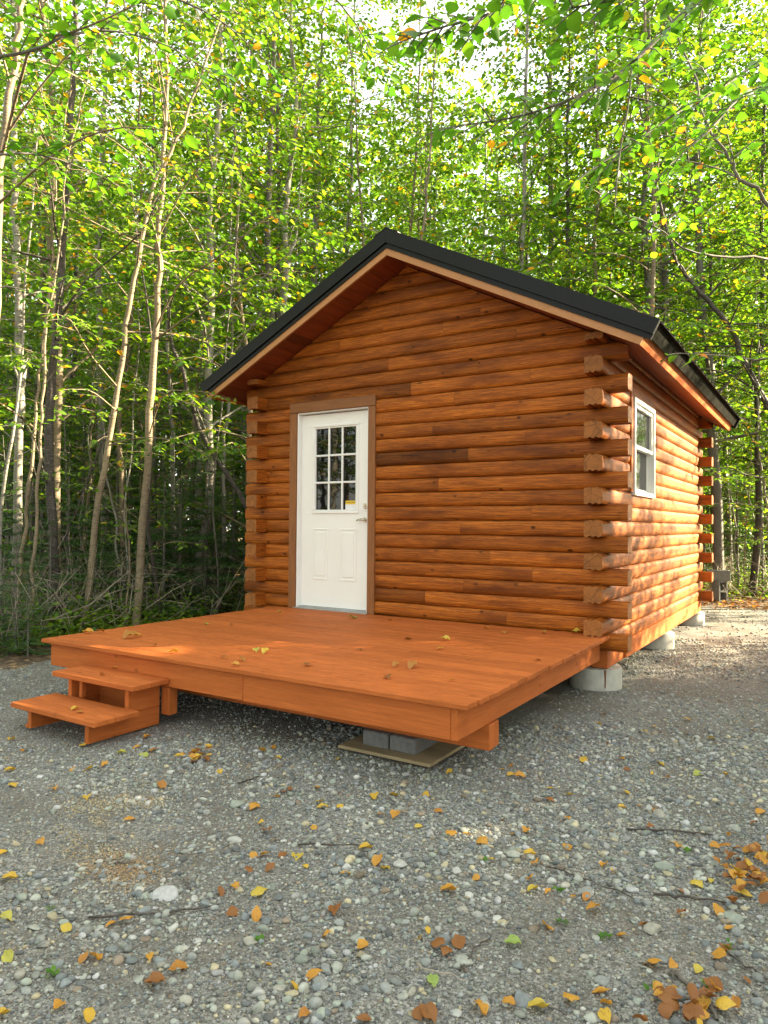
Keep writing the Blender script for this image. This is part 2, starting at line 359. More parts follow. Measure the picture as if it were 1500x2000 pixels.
# ------------------------------------------------------------------ ground
def smooth(a, b, x): t = np.clip((x-a)/(b-a), 0, 1); return t*t*(3-2*t)
def vnoise(x, y, s, seed):
    r = np.random.default_rng(seed); a = r.uniform(0, 6.28, 8); k = r.normal(0, 1, (8, 2))*s
    return sum(np.sin(k[i, 0]*x+k[i, 1]*y+a[i]) for i in range(8))/8
def litter(x, y):
    w = 0.5*vnoise(x, y, 1.2, 3)
    left = smooth(-0.55, -1.1, x+w*0.6); back = smooth(7.0, 8.2, y+w); right = smooth(7.2, 8.4, x+w)
    return np.clip(np.maximum(np.maximum(left, back), right), 0, 1)
def height(x, y):
    far = smooth(-1.0, -5, x)
    inn = np.exp(-(((x-2.2)/3.2)**6+((y-1)/4.5)**6))
    h = 0.022*vnoise(x, y, 1.3, 5)+0.012*vnoise(x, y, 4.0, 6)
    return G+h*(1-0.75*inn)-0.006+far*0.10*(1+vnoise(x, y, 0.6, 9))
def make_ground():
    u = np.linspace(-1, 1, 361); g = np.sinh(u*4.4)/np.sinh(4.4)*110
    X, Y = np.meshgrid(g+4.2, g-2.0, indexing='ij'); Z = height(X, Y)
    n = len(g); V = np.stack([X, Y, Z], -1).reshape(-1, 3)
    i, j = np.meshgrid(np.arange(n-1), np.arange(n-1), indexing='ij'); i = i.ravel(); j = j.ravel()
    F = np.stack([i*n+j, (i+1)*n+j, (i+1)*n+j+1, i*n+j+1], 1)
    me = np_mesh('ground', V, [F], {'litter': litter(V[:, 0], V[:, 1])}, True, M['ground'])
    o = bpy.data.objects.new('ground', me); link(o); tag(o, kind='structure')
make_ground()

# ------------------------------------------------------------------ cabin
SL = math.atan(0.5); CS, SN = math.cos(SL), math.sin(SL)
XM, ZR = W/2, 3.552                                   # ridge line of the roof's underside
Y0R, Y1R = -0.408, 5.42                               # roof from gable to gable
cabin = empty('log_cabin', (W/2, L/2, G), 'orange-brown stained log cabin with black metal roof at the forest edge', 'cabin')
def soffit_z(x): return ZR-0.5*abs(x-XM)
def prof(z0, z1, flat=False):
    "D shaped log: flat inside, round outside, two tongues on top and two grooves below"
    pts = []; n = 14
    for i in range(n+1):
        u = max(-1, min(1, -1+2*(i-1)/(n-2))); d = -0.007+0.021*(1-abs(u)**3.6)**0.66
        if i in (0, n): d = -0.024
        pts.append((d, z0+0.0012+(z1-z0-0.0024)*(0 if i == 0 else 1 if i == n else (0.012+0.976*(i-1)/(n-2)))))
    top = z1-0.0012; bot = z0+0.0012; h = 0.007
    for cx in (-0.045, -0.095):
        pts += [(cx+0.013, top), (cx+0.010, top+h), (cx-0.010, top+h), (cx-0.013, top)]
    pts += [(-T, top), (-T, bot)]
    for cx in (-0.095, -0.045):
        pts += [(cx-0.015, bot), (cx-0.012, bot+h+0.002), (cx+0.012, bot+h+0.002), (cx+0.015, bot)]
    return pts
FRONT = lambda a, d, z: (a, -d, z)
RIGHT = lambda a, d, z: (W-P_+d, a, z)
LEFT = lambda a, d, z: (P_-d, a, z)
BACK = lambda a, d, z: (a, L+d, z)
DX0, DX1 = 0.715, 1.765                               # door opening between the log ends
WY0, WY1, WZ0, WZ1 = 0.80, 1.87, 1.262, 2.26           # side window opening
BREAKS = {15: [2.73], 14: [3.16], 13: [2.49], 12: [3.46], 11: [2.88], 10: [3.34], 9: [2.56], 8: [3.02], 7: [3.52], 6: [2.80], 5: [2.48], 4: [3.11], 3: [3.53], 2: [2.84], 1: [2.42], 0: [3.28], 17: [2.98], 16: [2.24, 3.5], 18: [1.97], 19: [3.37], 20: [1.35, 2.6], 21: [1.9, 3.0], 22: [2.1], 23: [1.7], -1: [1.9, 3.1]}
def gable_wall(name, f, door):
    b = MB()
    for k in range(-1, 26):
        z0, z1 = k*C, (k+1)*C
        zs = 2.42
        if k <= 17: x0, x1 = (0.0, W) if k % 2 else (P_+T, W-P_-T)
        else: x0, x1 = 0.0, W
        lim = lambda z, s: XM+s*min(max(0.02, (ZR+0.012-z)/0.5), W/2-(0 if (k % 2 and k <= 17) else P_+T if k <= 17 else P_+0.03))
        if k >= 18 and (ZR-z0)/0.5 < 0.05: break
        if door: br = sorted(BREAKS.get(k, []))
        else: br = [1.1+random.random()*0.8, 2.6+random.random()*0.8]
        ends = [None]+br+[None]
        segs = []
        for i in range(len(ends)-1):
            a, c_ = ends[i], ends[i+1]
            lo = (lambda z: lim(z, -1)) if a is None and k >= 17 else (x0 if a is None else a+0.001)
            hi = (lambda z: lim(z, 1)) if c_ is None and k >= 17 else (x1 if c_ is None else c_-0.001)
            if k == 17 and a is None: lo = 0.0
            segs.append((lo, hi))
        if door and 0 <= k <= 15:
            out = []
            for lo, hi in segs:
                if callable(lo) or callable(hi): out.append((lo, hi)); continue
                if lo < DX0: out.append((lo, min(hi, DX0)))
                if hi > DX1: out.append((max(lo, DX1), hi))
            segs = out
        for lo, hi in segs:
            t = 0.3+0.6*random.random()
            if door:
                q = lo(z0) if callable(lo) else lo; r = hi(z0) if callable(hi) else hi
                if k == 11 and r < 3.0 and q > 1.5: t = 0.0
                if k == 16 and 2.0 > q and r < 2.4: t = 0.1
                if k == 1 and r < 2.6 and q > 1.5: t = 0.12
            b.prism(prof(z0, z1), lo, hi, f, tone=t)
    # purlin log ends and plates in the eaves are part of the wall
    return b.build(name, M['log'], cabin, smooth=True)
def side_wall(name, f, window):
    b = MB()
    for k in range(-1, 19):
        z0, z1 = k*C, (k+1)*C
        y0, y1 = (T, L-T) if k % 2 else (-P_, L+P_)
        if k == 18: z1 = z0+0.06
        br = [1.0+random.random()*1.2, 2.9+random.random()*1.2]
        ends = [y0]+br+[y1]
        for i in range(3):
            lo, hi = ends[i]+(0.001 if i else 0), ends[i+1]-(0.001 if i < 2 else 0)
            pieces = [(lo, hi)]
            if window and z1 > WZ0+0.02 and z0 < WZ1-0.02:
                pieces = []
                if lo < WY0: pieces.append((lo, min(hi, WY0)))
                if hi > WY1: pieces.append((max(lo, WY1), hi))
            for q in pieces:
                if q[1]-q[0] > 0.01: b.prism(prof(z0, z1), q[0], q[1], f, tone=0.3+0.6*random.random())
    return b.build(name, M['log'], cabin, smooth=True)
gable_wall('log_wall', FRONT, True); gable_wall('log_wall', BACK, False)
side_wall('log_wall', RIGHT, True); side_wall('log_wall', LEFT, False)
# sill beams under the side walls and the rear, floor
for i, xs in enumerate(((W-P_-T-0.002, W-P_-0.004), (P_+0.004, P_+T))):
    b = MB(); b.box((xs[0], 0.05, -0.30), (xs[1], L-0.05, -C-0.003), grain=1)
    if i == 0: b.box((W-P_-0.0035, 0.62, -0.29), (W-P_+0.022, L-0.06, -C+0.012), grain=1, tone=0.9)
    b.build('sill_beam', M['deck'], cabin)
b = MB(); b.box((P_+T+0.01, T+0.01, -0.06), (W-P_-T-0.01, L-T-0.01, -0.02), grain=0); b.build('floor_boards', M['raw'], cabin)
# --- roof (local coordinates along the slope s, normal n, and y)
def slope(sign): return lambda y, n_, s_: (XM+sign*(s_*CS+n_*SN), y, ZR-s_*SN+n_*CS)
roof = MB()
for sg in (-1, 1):
    f = slope(sg)
    roof.prism([(0.055, -0.0265), (0.055, 2.64), (0.215, 2.64), (0.215, -0.1065)], Y0R+0.03, Y1R-0.03, f, tone=0.5)
roof_o = roof.build('roof', M['metal'], cabin)
sof = MB()
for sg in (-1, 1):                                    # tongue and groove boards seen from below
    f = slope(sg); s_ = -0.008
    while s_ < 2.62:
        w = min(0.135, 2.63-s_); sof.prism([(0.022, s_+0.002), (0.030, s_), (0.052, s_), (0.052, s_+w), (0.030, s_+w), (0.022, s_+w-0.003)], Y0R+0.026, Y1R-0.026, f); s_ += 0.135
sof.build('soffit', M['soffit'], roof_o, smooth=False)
for sg in (-1, 1):                                    # fascia boards: two rakes, an eave each side
    f = slope(sg)
    for y in (Y0R, Y1R-0.024):
        fb = MB(); fb.prism([(0.0, 0.0005), (0.0, 2.65), (0.075, 2.65), (0.075, -0.037)], y, y+0.024, f); fb.build('rake_board', M['fascia'], roof_o)
    eb = MB(); eb.prism([(0.0, 2.628), (0.0, 2.652), (0.12, 2.652), (0.12, 2.628)], Y0R+0.026, Y1R-0.026, f); eb.build('fascia_board', M['deck'], roof_o)
    # metal rake trim: lower flange, groove, proud upper band
    for y, o in ((Y0R, -1), (Y1R, 1)):
        tr = MB()
        def band(n0, n1, out, s1=2.710, s0=0.0):
            a, c_ = sorted((y+o*out, y-o*0.02)); tr.prism([(n0, 0.0006-n0*0.5), (n0, s1), (n1, s1), (n1, 0.0006-n1*0.5)], a, c_, f)
        band(0.060, 0.092, 0.010); band(0.0925, 0.105, 0.004); band(0.1055, 0.226, 0.024)
        tr.build('rake_trim', M['metal'], roof_o)
    et = MB()
    et.prism([(0.084, 2.668), (0.084, 2.680), (0.200, 2.680), (0.200, 2.668)], Y0R+0.002, Y1R-0.002, f)
    et.build('drip_edge', M['drip'], roof_o)
    pn = MB(); y = Y0R+0.02; i = 0                    # ribbed metal sheets
    while y < Y1R-0.03:
        pn.prism([(0.2165, -0.10), (0.2165, 2.712), (0.2185, 2.712), (0.2185, -0.10)], y, min(y+0.223, Y1R-0.02), f)
        pn.prism([(0.219, 0.0), (0.219, 2.712), (0.236, 2.712), (0.236, 0.0)], y+0.09, y+0.125, f); y += 0.2286
    pn.build('metal_sheet', M['metal'], roof_o)
rc = MB()
rc.prism([(-0.14, 0.226*1.118-0.07+0.012), (0, 0.226*1.118+0.012), (0.14, 0.226*1.118-0.07+0.012), (0.14, 0.226*1.118-0.07+0.004), (0, 0.226*1.118+0.004), (-0.14, 0.226*1.118-0.07+0.004)], Y0R-0.026, Y1R+0.026, lambda a, d, z: (XM+d, a, ZR+z))
rc.build('ridge_cap', M['metal'], roof_o)
# --- eave closure between wall top and soffit
for x0, x1 in ((W-P_-T, W-P_-0.01), (P_+0.01, P_+T)):
    b = MB(); b.box((x0, T+0.01, 18*C-0.02+0.062), (x1, L-T-0.01, 18*C+0.10), grain=1, tone=0.2); b.build('wall_plate', M['log'], cabin)
# --- door
dz0 = 0.012
case = MB()
case.box((0.675, -0.030, -0.002), (0.772, 0.05, 2.172), grain=2, tone=0.75); case.box((1.734, -0.030, -0.002), (1.824, 0.05, 2.172), grain=2, tone=0.45)
case.box((0.675, -0.033, 2.1745), (1.824, 0.05, 2.285), grain=0, tone=0.35)
case_o = case.build('door_casing', M['trim'], cabin)
jm = MB(); jm.box((0.7735, -0.012, 0.0), (0.79, 0.12, 2.158), grain=2); jm.box((1.7165, -0.012, 0.0), (1.7325, 0.12, 2.158), grain=2)
jm.box((0.7735, -0.012, 2.1585), (1.7325, 0.12, 2.1735), grain=0)
jm.box((0.775, 0.052, 0.0), (0.80, 0.118, 2.15), grain=2)
jm.build('door_frame', M['white'], cabin)
th = MB(); th.box((0.76, -0.055, -0.001), (1.75, 0.12, 0.014), ch=0.004); th.box((0.79, 0.0, 0.0145), (1.715, 0.06, 0.024), ch=0.003); th.build('threshold', M['alu'], cabin)
SX0, SX1, SY = 0.80, 1.712, 0.050
door = MB()
GX0, GX1, GZ0, GZ1 = 0.945, 1.573, 1.048, 2.032
# slab as rails and stiles round the glazing
door.box((SX0, SY, 0.026), (SX1, SY+0.045, GZ0+0.02), grain=2, ch=0.003); door.box((SX0, SY, GZ1-0.02), (SX1, SY+0.045, 2.15), grain=2, ch=0.003)
door.box((SX0, SY, GZ0+0.0205), (GX0+0.02, SY+0.045, GZ1-0.0205), grain=2, ch=0.0); door.box((GX1-0.02, SY, GZ0+0.0205), (SX1, SY+0.045, GZ1-0.0205), grain=2, ch=0.0)
door_o = door.build('door', M['white'], cabin)
pm = MB()                                             # raised mouldings of the two lower panels
def frame(mb, x0, x1, z0, z1, w, y0, y1, ch=0.004):
    mb.box((x0, y0, z0), (x1, y1, z0+w), ch=ch); mb.box((x0, y0, z1-w), (x1, y1, z1), ch=ch)
    mb.box((x0, y0, z0+w+0.0005), (x0+w, y1, z1-w-0.0005), ch=ch); mb.box((x1-w, y0, z0+w+0.0005), (x1, y1, z1-w-0.0005), ch=ch)
for x0, x1 in ((0.957, 1.171), (1.330, 1.550)):
    pb = MB(); frame(pb, x0, x1, 0.325, 0.886, 0.014, SY-0.007, SY+0.004); 
    pb.box((x0+0.040, SY-0.008, 0.325+0.040), (x1-0.040, SY+0.004, 0.886-0.040), ch=0.0075); pb.build('door_panel', M['white'], door_o)
lf = MB(); frame(lf, GX0, GX1, GZ0, GZ1, 0.030, SY-0.012, SY+0.03, 0.006)
frame(lf, GX0+0.0305, GX1-0.0305, GZ0+0.0305, GZ1-0.0305, 0.014, SY-0.004, SY+0.02, 0.003)
gx = [GX0+0.0445, GX1-0.0445]; gz = [GZ0+0.0445, GZ1-0.0445]
for k in (1, 2):
    x = gx[0]+(gx[1]-gx[0])*k/3; lf.box((x-0.011, SY-0.003, gz[0]), (x+0.011, SY+0.018, gz[1]), ch=0.004)
    z = gz[0]+(gz[1]-gz[0])*k/3
    for j in range(3):
        xa = gx[0]+(gx[1]-gx[0])*j/3+(0.0115 if j else 0); xb = gx[0]+(gx[1]-gx[0])*(j+1)/3-(0.0115 if j < 2 else 0)
        lf.box((xa, SY-0.003, z-0.011), (xb, SY+0.018, z+0.011), ch=0.004)
lite = lf.build('muntin_frame', M['vinyl'], door_o)
gp = MB(); gp.box((GX0+0.02, SY+0.0185, GZ0+0.02), (GX1-0.02, SY+0.024, GZ1-0.02), ch=0.0); gp.build('pane', M['glass'], door_o)
st = MB(); st.box((1.386, SY+0.0165, 1.094), (1.522, SY+0.0178, 1.150), ch=0.0); sto = st.build('sticker', M['stickerw'], door_o)
sy_ = MB(); sy_.box((1.386, SY+0.0165, 1.1503), (1.522, SY+0.0178, 1.190), ch=0.0); sy_.build('sticker_header', M['stickery'], door_o)
def text_mesh(body, size, loc, rot, mat, name, parent):
    cu = bpy.data.curves.new(name, 'FONT'); cu.body = body; cu.size = size; cu.align_x = 'CENTER'; cu.extrude = 0.0003
    to = bpy.data.objects.new(name, cu); COL.objects.link(to); bpy.context.view_layer.update()
    me = bpy.data.meshes.new_from_object(to.evaluated_get(bpy.context.evaluated_depsgraph_get())); bpy.data.objects.remove(to)
    me.materials.clear(); me.materials.append(mat); me.transform(Matrix.Translation(Vector(loc)) @ Matrix.Rotation(rot, 4, 'X'))
    o = bpy.data.objects.new(name, me); link(o, parent); o.matrix_parent_inverse = parent.matrix_basis.inverted(); return o
text_mesh('SECURITY NOTICE', 0.0165, (1.454, SY+0.0160, 1.164), R(90), M['ink'], 'lettering', door_o)
dl = MB()
def disc(mb, x, y0, y1, z, r, seg=24):
    pts = [(x, y1, z), (x, y0+0.003, z), (x, y0, z)]; mb.tube(pts, [r, r, r*0.85], seg)
disc(dl, 1.665, SY-0.016, SY, 1.131, 0.030); disc(dl, 1.665, SY-0.026, SY-0.0165, 1.131, 0.012); dl.build('deadbolt', M['nickel'], door_o, smooth=True)
lv = MB(); disc(lv, 1.665, SY-0.010, SY, 0.984, 0.030); lv.tube([(1.665, SY-0.010, 0.984), (1.665, SY-0.05, 0.984)], 0.011, 12)
lv.tube([(1.672, SY-0.048, 0.984), (1.64, SY-0.055, 0.986), (1.60, SY-0.052, 0.983), (1.572, SY-0.046, 0.976)], [0.012, 0.012, 0.010, 0.008], 12)
lv.build('lever_handle', M['nickel'], door_o, smooth=True)
# --- side window (outer face near x = W-P_)
xw = W-P_
wc_ = MB()
wc_.box((xw-0.08, 0.79, 1.264), (xw+0.026, 0.868, 2.27), grain=2, tone=0.8); wc_.box((xw-0.08, 1.802, 1.264), (xw+0.026, 1.88, 2.27), grain=2, tone=0.8)
wc_.box((xw-0.08, 0.8685, 2.192), (xw+0.026, 1.8015, 2.27), grain=1, tone=0.7)
wc_.build('window_casing', M['log'], cabin)
win = MB()
def yframe(mb, y0, y1, z0, z1, w, xa, xb, ch=0.004):
    mb.box((xa, y0, z0), (xb, y1, z0+w), ch=ch); mb.box((xa, y0, z1-w), (xb, y1, z1), ch=ch)
    mb.box((xa, y0, z0+w+0.0005), (xb, y0+w, z1-w-0.0005), ch=ch); mb.box((xa, y1-w, z0+w+0.0005), (xb, y1, z1-w-0.0005), ch=ch)
yframe(win, 0.87, 1.80, 1.236, 2.19, 0.045, xw-0.06, xw+0.042)
win_o = win.build('window', M['vinyl'], cabin)
sa = MB(); yframe(sa, 0.9155, 1.7545, 1.700, 2.144, 0.040, xw-0.03, xw+0.022); yframe(sa, 0.9155, 1.7545, 1.282, 1.737, 0.034, xw-0.055, xw-0.031)
sa.build('sash', M['vinyl'], win_o)
for z0, z1, dx in ((1.741, 2.103, 0.0), (1.317, 1.699, -0.03)):
    g_ = MB(); g_.box((xw-0.012+dx, 0.93, z0-0.02), (xw-0.006+dx, 1.74, z1+0.02), ch=0.0); g_.build('pane', M['screen'], win_o)
# --- concrete piers (each its own thing)
for i, (x, y, lab) in enumerate(((4.05, 0.19, 'grey concrete pier under the front right corner with a brown stain drip'), (4.05, 2.66, 'round concrete pier under the middle of the right wall in sun'), (4.05, 5.02, 'round concrete pier under the far end of the right wall'), (0.32, 0.19, None), (0.32, 2.66, None), (0.32, 5.02, None))):
    z = G-0.02; b = MB(); b.lathe([(0.222, -0.05), (0.222, -0.305-z-0.012), (0.215, -0.305-z), (0.0, -0.3049-z)], (x, y, z), 48)
    o = b.build('concrete_pier', M['concrete'], None, smooth=True, loc=(x, y, z))
    tag(o, lab or ['round concrete pier under the left wall, front corner', 'round concrete pier under the left wall, middle', 'round concrete pier under the left wall, rear corner'][i-3], 'pier', 'concrete piers under the cabin')
    if i == 0:
        s_ = MB(); s_.tube([(x+0.13, y-0.1815, -0.307), (x+0.1315, y-0.1810, -0.38), (x+0.130, y-0.1825, -0.46)], [0.010, 0.006, 0.005], 6); s_.build('stain_drip', M['trim'], o)
# ------------------------------------------------------------------ deck
deck = empty('deck', (2.35, -1.4, G), 'low orange stained wooden deck in front of the cabin door', 'deck')
db = MB(); y = -2.838; i = 0
while y < -0.05:
    w = min(0.1405, -0.030-y); xr = 4.235+random.uniform(-0.004, 0.006)
    cut = random.choice([None, 1.5, 2.1, 2.7, 3.2]); xs = [0.478+random.uniform(-0.003, 0.004)]+([cut] if cut else [])+[xr]
    for a, c_ in zip(xs[:-1], xs[1:]): db.box((a+0.0008, y, -0.030), (c_-0.0008, y+w-0.0038, random.uniform(-0.0015, 0.001)), grain=0, ch=0.003)
    y += 0.1405; i += 1
db.build('deck_board', M['deck'], deck)
rb = MB()
rb.box((0.540, -2.790, -0.212), (2.62, -2.752, -0.031), grain=0); rb.box((2.6215, -2.790, -0.214), (4.112, -2.752, -0.031), grain=0)
rb.box((4.1135, -2.790, -0.214), (4.152, -0.06, -0.031), grain=1); rb.box((0.540, -2.7515, -0.212), (0.578, -0.06, -0.031), grain=1)
rb.build('rim_joist', M['deck'], deck)
for k in range(1, 9):
    jb = MB(); x = 0.578+k*0.40; jb.box((x, -2.7515, -0.212), (x+0.038, -0.06, -0.031), grain=1); jb.build('joist', M['raw'], deck)
bm_ = MB(); bm_.box((0.62, -2.405, -0.362), (4.168, -2.332, -0.216), grain=0); bm_.box((0.62, -2.331, -0.362), (4.163, -2.258, -0.216), grain=0); bm_.build('support_beam', M['deck'], deck)
ps = MB(); ps.box((1.846, -2.788, -0.41), (1.925, -2.71, -0.2150), grain=2); ps.build('corner_post', M['deck'], deck)
# plywood sheet and two solid blocks under the beam
pw = MB(); pw.box((3.20, -2.54, G+0.004), (3.855, -2.04, G+0.024), grain=0, ch=0.002); o = pw.build('plywood_pad', M['raw'], None, loc=(3.53, -2.29, G)); tag(o, 'square of bare plywood lying on gravel under the grey blocks', 'board')
for x0, x1, lab in ((3.325, 3.512, 'left one of two dark grey concrete blocks under the deck edge'), (3.524, 3.705, 'right one of two dark grey concrete blocks under the deck edge')):
    k = MB(); k.box((x0, -2.452, G+0.0245), (x1, -2.06, -0.3625), ch=0.006); o = k.build('concrete_block', M['block'], None, loc=((x0+x1)/2, -2.25, G+0.025)); tag(o, lab, 'block', 'blocks under the deck beam')
# ------------------------------------------------------------------ steps
stp = empty('wooden_steps', (1.5, -3.1, G), 'two orange stained wooden steps leading up to the deck', 'steps')
for x0, x1 in ((1.175, 1.213), (1.802, 1.840)):
    b = MB(); b.box((x0, -3.36, G+0.002), (x1, -2.795, -0.349), grain=1); b.box((x0, -3.06, -0.3485), (x1, -2.795, -0.186), grain=1); b.build('stringer', M['deck'], stp)
b = MB(); b.box((1.30, -3.058, -0.3135), (1.335, -3.02, -0.186), grain=2); b.build('cleat', M['deck'], stp)
b = MB(); b.box((1.150, -3.36, G+0.001), (1.1745, -3.30, G+0.028), grain=1); b.build('cleat', M['deck'], stp)
b = MB(); b.box((1.035, -3.400, -0.3485), (1.955, -3.245, -0.314), grain=0); b.box((1.035, -3.243, -0.3485), (1.955, -3.0605, -0.314), grain=0); b.build('tread', M['deck'], stp)
b = MB(); b.box((1.040, -3.100, -0.1855), (1.935, -2.948, -0.150), grain=0); b.box((1.040, -2.946, -0.1855), (1.935, -2.792, -0.150), grain=0); b.build('tread', M['deck'], stp)
b = MB(); b.box((1.2135, -2.83, G+0.02), (1.8015, -2.80, -0.20), grain=0); b.build('back_board', M['deck'], stp)
# ------------------------------------------------------------------ cinder blocks at the back right
def cinder(loc, rz, upright, label):
    b = MB(); a, w, h = 0.40, 0.20, 0.20
    t = 0.032
    cells = [(-a/2+t, -0.02), (0.02, a/2-t)]
    # length a along local u, height h = through direction of the cores
    def put(u0, u1, v0, v1):
        if upright: b.box((v0, -h/2, u0+a/2), (v1, h/2, u1+a/2), ch=0.004)
        else: b.box((u0, v0, 0), (u1, v1, h), ch=0.004)
    put(-a/2, a/2, -w/2, -w/2+t); put(-a/2, a/2, w/2-t, w/2)
    for u0, u1 in ((-a/2, -a/2+t), (-0.016, 0.016), (a/2-t, a/2)): put(u0+0.0003, u1-0.0003, -w/2+t+0.0005, w/2-t-0.0005)
    o = b.build('cinder_block', M['cinder']); o.location = Vector([float(q) for q in loc]); o.rotation_euler[2] = rz
    return tag(o, label, 'block', 'cinder blocks behind the cabin')
c0 = onz(1404, 1176, G); cinder((c0[0], c0[1]+0.1, G), R(48), True, 'grey cinder block standing on end behind the cabin, holes facing out')
cinder((c0[0]-0.02, c0[1]+0.1, G+0.4005), R(12), False, 'stained cinder block lying flat on top of the upright one')
# ================================================================== woods
def unit(a): return a/(np.linalg.norm(a, axis=-1, keepdims=True)+1e-9)
LP = {2: ([0.0, 0.34, 0.72, 1.0], [0.0, 0.30, 0.22, 0.0]),
      5: ([0.0, 0.08, 0.25, 0.45, 0.65, 0.85, 1.0], [0.0, 0.14, 0.29, 0.33, 0.27, 0.12, 0.0])}
class Leaves:
    def __init__(s): s.b = []; s.d = []; s.n = []; s.s = []
    def add(s, b, d, n, z): s.b.append(b); s.d.append(d); s.n.append(n); s.s.append(z)
    def count(s): return sum(len(q) for q in s.s)
    def mesh(s, name, mat, r, k=2, rnd=None, wid=1.0, fold=0.25, curl=0.12):
        B = np.concatenate(s.b); D = unit(np.concatenate(s.d)); N = np.concatenate(s.n); S = np.concatenate(s.s)[:, None]
        X = unit(np.cross(D, N)); N = np.cross(X, D); t, w = LP[k]; m = len(t)
        rows = []
        wob = r.uniform(0.8, 1.2, (len(B), 1))*wid
        for i in range(m): rows.append(B+S*(D*t[i]-N*curl*t[i]**2+(X*w[i]*wob+N*w[i]*fold)))          # right edge
        for i in range(1, m-1): rows.append(B+S*(D*t[i]-N*curl*t[i]**2+(-X*w[i]*wob+N*w[i]*fold)))    # left edge
        nv = len(rows)
        if k == 2:
            V = np.stack(rows, 1); o = np.arange(len(B))[:, None]*nv
            F = [np.concatenate([o+np.array([[0, 1, 2, 3]]), o+np.array([[0, 3, 5, 4]])])]
        else:
            for i in range(1, m-1): rows.append(B+S*(D*t[i]-N*curl*t[i]**2))                          # midrib
            nv = len(rows); V = np.stack(rows, 1); o = np.arange(len(B))[:, None]*nv
            mid = [0]+[m+(m-2)+i for i in range(m-2)]+[m-1]; rt = list(range(m)); lf = [0]+[m+i for i in range(m-2)]+[m-1]
            q = []; tr = []
            for i in range(m-1):
                if i == 0: tr += [[0, rt[1], mid[1]], [0, mid[1], lf[1]]]
                elif i == m-2: tr += [[mid[i], rt[i], m-1], [mid[i], m-1, lf[i]]]
                else: q += [[mid[i], rt[i], rt[i+1], mid[i+1]], [mid[i], mid[i+1], lf[i+1], lf[i]]]
            F = [np.concatenate([o+np.array([x]) for x in q]), np.concatenate([o+np.array([x]) for x in tr])]
        if rnd is None: rnd = r.random(len(B))
        return np_mesh(name, V.reshape(-1, 3), F, {'rnd': np.repeat(rnd, nv)}, k != 2, mat)
class Wood:
    def __init__(s): s.V = []; s.F = []; s.n = 0
    def tube(s, pts, rad, seg):
        V, F = tube_np(np.asarray(pts, float), np.asarray(rad, float), seg); s.V.append(V); s.F.append(F+s.n); s.n += len(V)
    def mesh(s, name, mat): return np_mesh(name, np.concatenate(s.V), [np.concatenate(s.F)], None, True, mat)
def interp(path, t):
    n = len(path)-1; f = np.clip(np.asarray(t)*n, 0, n-1e-6); i = f.astype(int); u = (f-i)[..., None]
    return path[i]*(1-u)+path[i+1]*u
def resample(pts, n):
    pts = np.asarray(pts, float); m = len(pts)
    P = np.vstack([2*pts[0]-pts[1], pts, 2*pts[-1]-pts[-2]]); out = []
    for q in np.linspace(0, m-1-1e-6, n):
        i = int(q); u = q-i; a, b, c, d = P[i], P[i+1], P[i+2], P[i+3]
        out.append(0.5*((2*b)+(-a+c)*u+(2*a-5*b+4*c-d)*u*u+(-a+3*b-3*c+d)*u**3))
    return np.array(out)
def twig(wood, lv, p, d, ln, r, size, dens, draw):
    n = max(2, int(ln*dens)); t = (np.arange(n)+0.6+r.uniform(-0.2, 0.2, n))/n
    d = d/np.linalg.norm(d); sag = np.array([0, 0, -0.18*ln])
    pos = p+d*ln*t[:, None]+sag*(t**2)[:, None]
    lat = np.cross(d, [0, 0, 1.0]); lat /= np.linalg.norm(lat)+1e-6
    sg = np.where(np.arange(n) % 2 == 0, 1.0, -1.0)[:, None]
    ld = d*0.55+lat*sg*0.85+np.array([0, 0, -0.28])+r.normal(0, 0.22, (n, 3))
    nm = np.array([0, 0, 1.0])+r.normal(0, 0.38, (n, 3))
    lv.add(pos, ld, nm, size*r.uniform(0.6, 1.25, n))
    if draw:
        q = np.stack([p, p+d*ln*0.5+sag*0.25, p+d*ln+sag]); wood.tube(q, [0.0045, 0.0035, 0.0015], 3)
def limb(wood, lv, path, r0, r, size, step, tl, dens, t0=0.2, draw=True, seg=5):
    n = max(4, len(path)); P = resample(path, n*2); wood.tube(P, np.linspace(r0, 0.003, len(P)), seg)
    ln = np.linalg.norm(np.diff(P, axis=0), axis=1).sum(); k = max(1, int(ln*(1-t0)/step)); side = 1
    for t in np.linspace(t0, 1, k):
        p = interp(P, t); d = interp(P, min(1, t+0.06))-interp(P, max(0, t-0.06)); d /= np.linalg.norm(d)+1e-9
        lat = np.cross(d, [0, 0, 1.0]); nl = np.linalg.norm(lat)
        lat = lat/nl if nl > 0.15 else unit(r.normal(0, 1, 3)*np.array([1, 1, 0.1]))
        side = -side
        dd = d*r.uniform(0.4, 1.0)+lat*side*r.uniform(0.5, 1.1)+np.array([0, 0, r.uniform(-0.15, 0.2)])
        twig(wood, lv, p, dd, tl*r.uniform(0.5, 1.2)*(1.15-0.5*t), r, size, dens, draw)
    twig(wood, lv, P[-1], P[-1]-P[-2], tl*0.6, r, size, dens, draw)
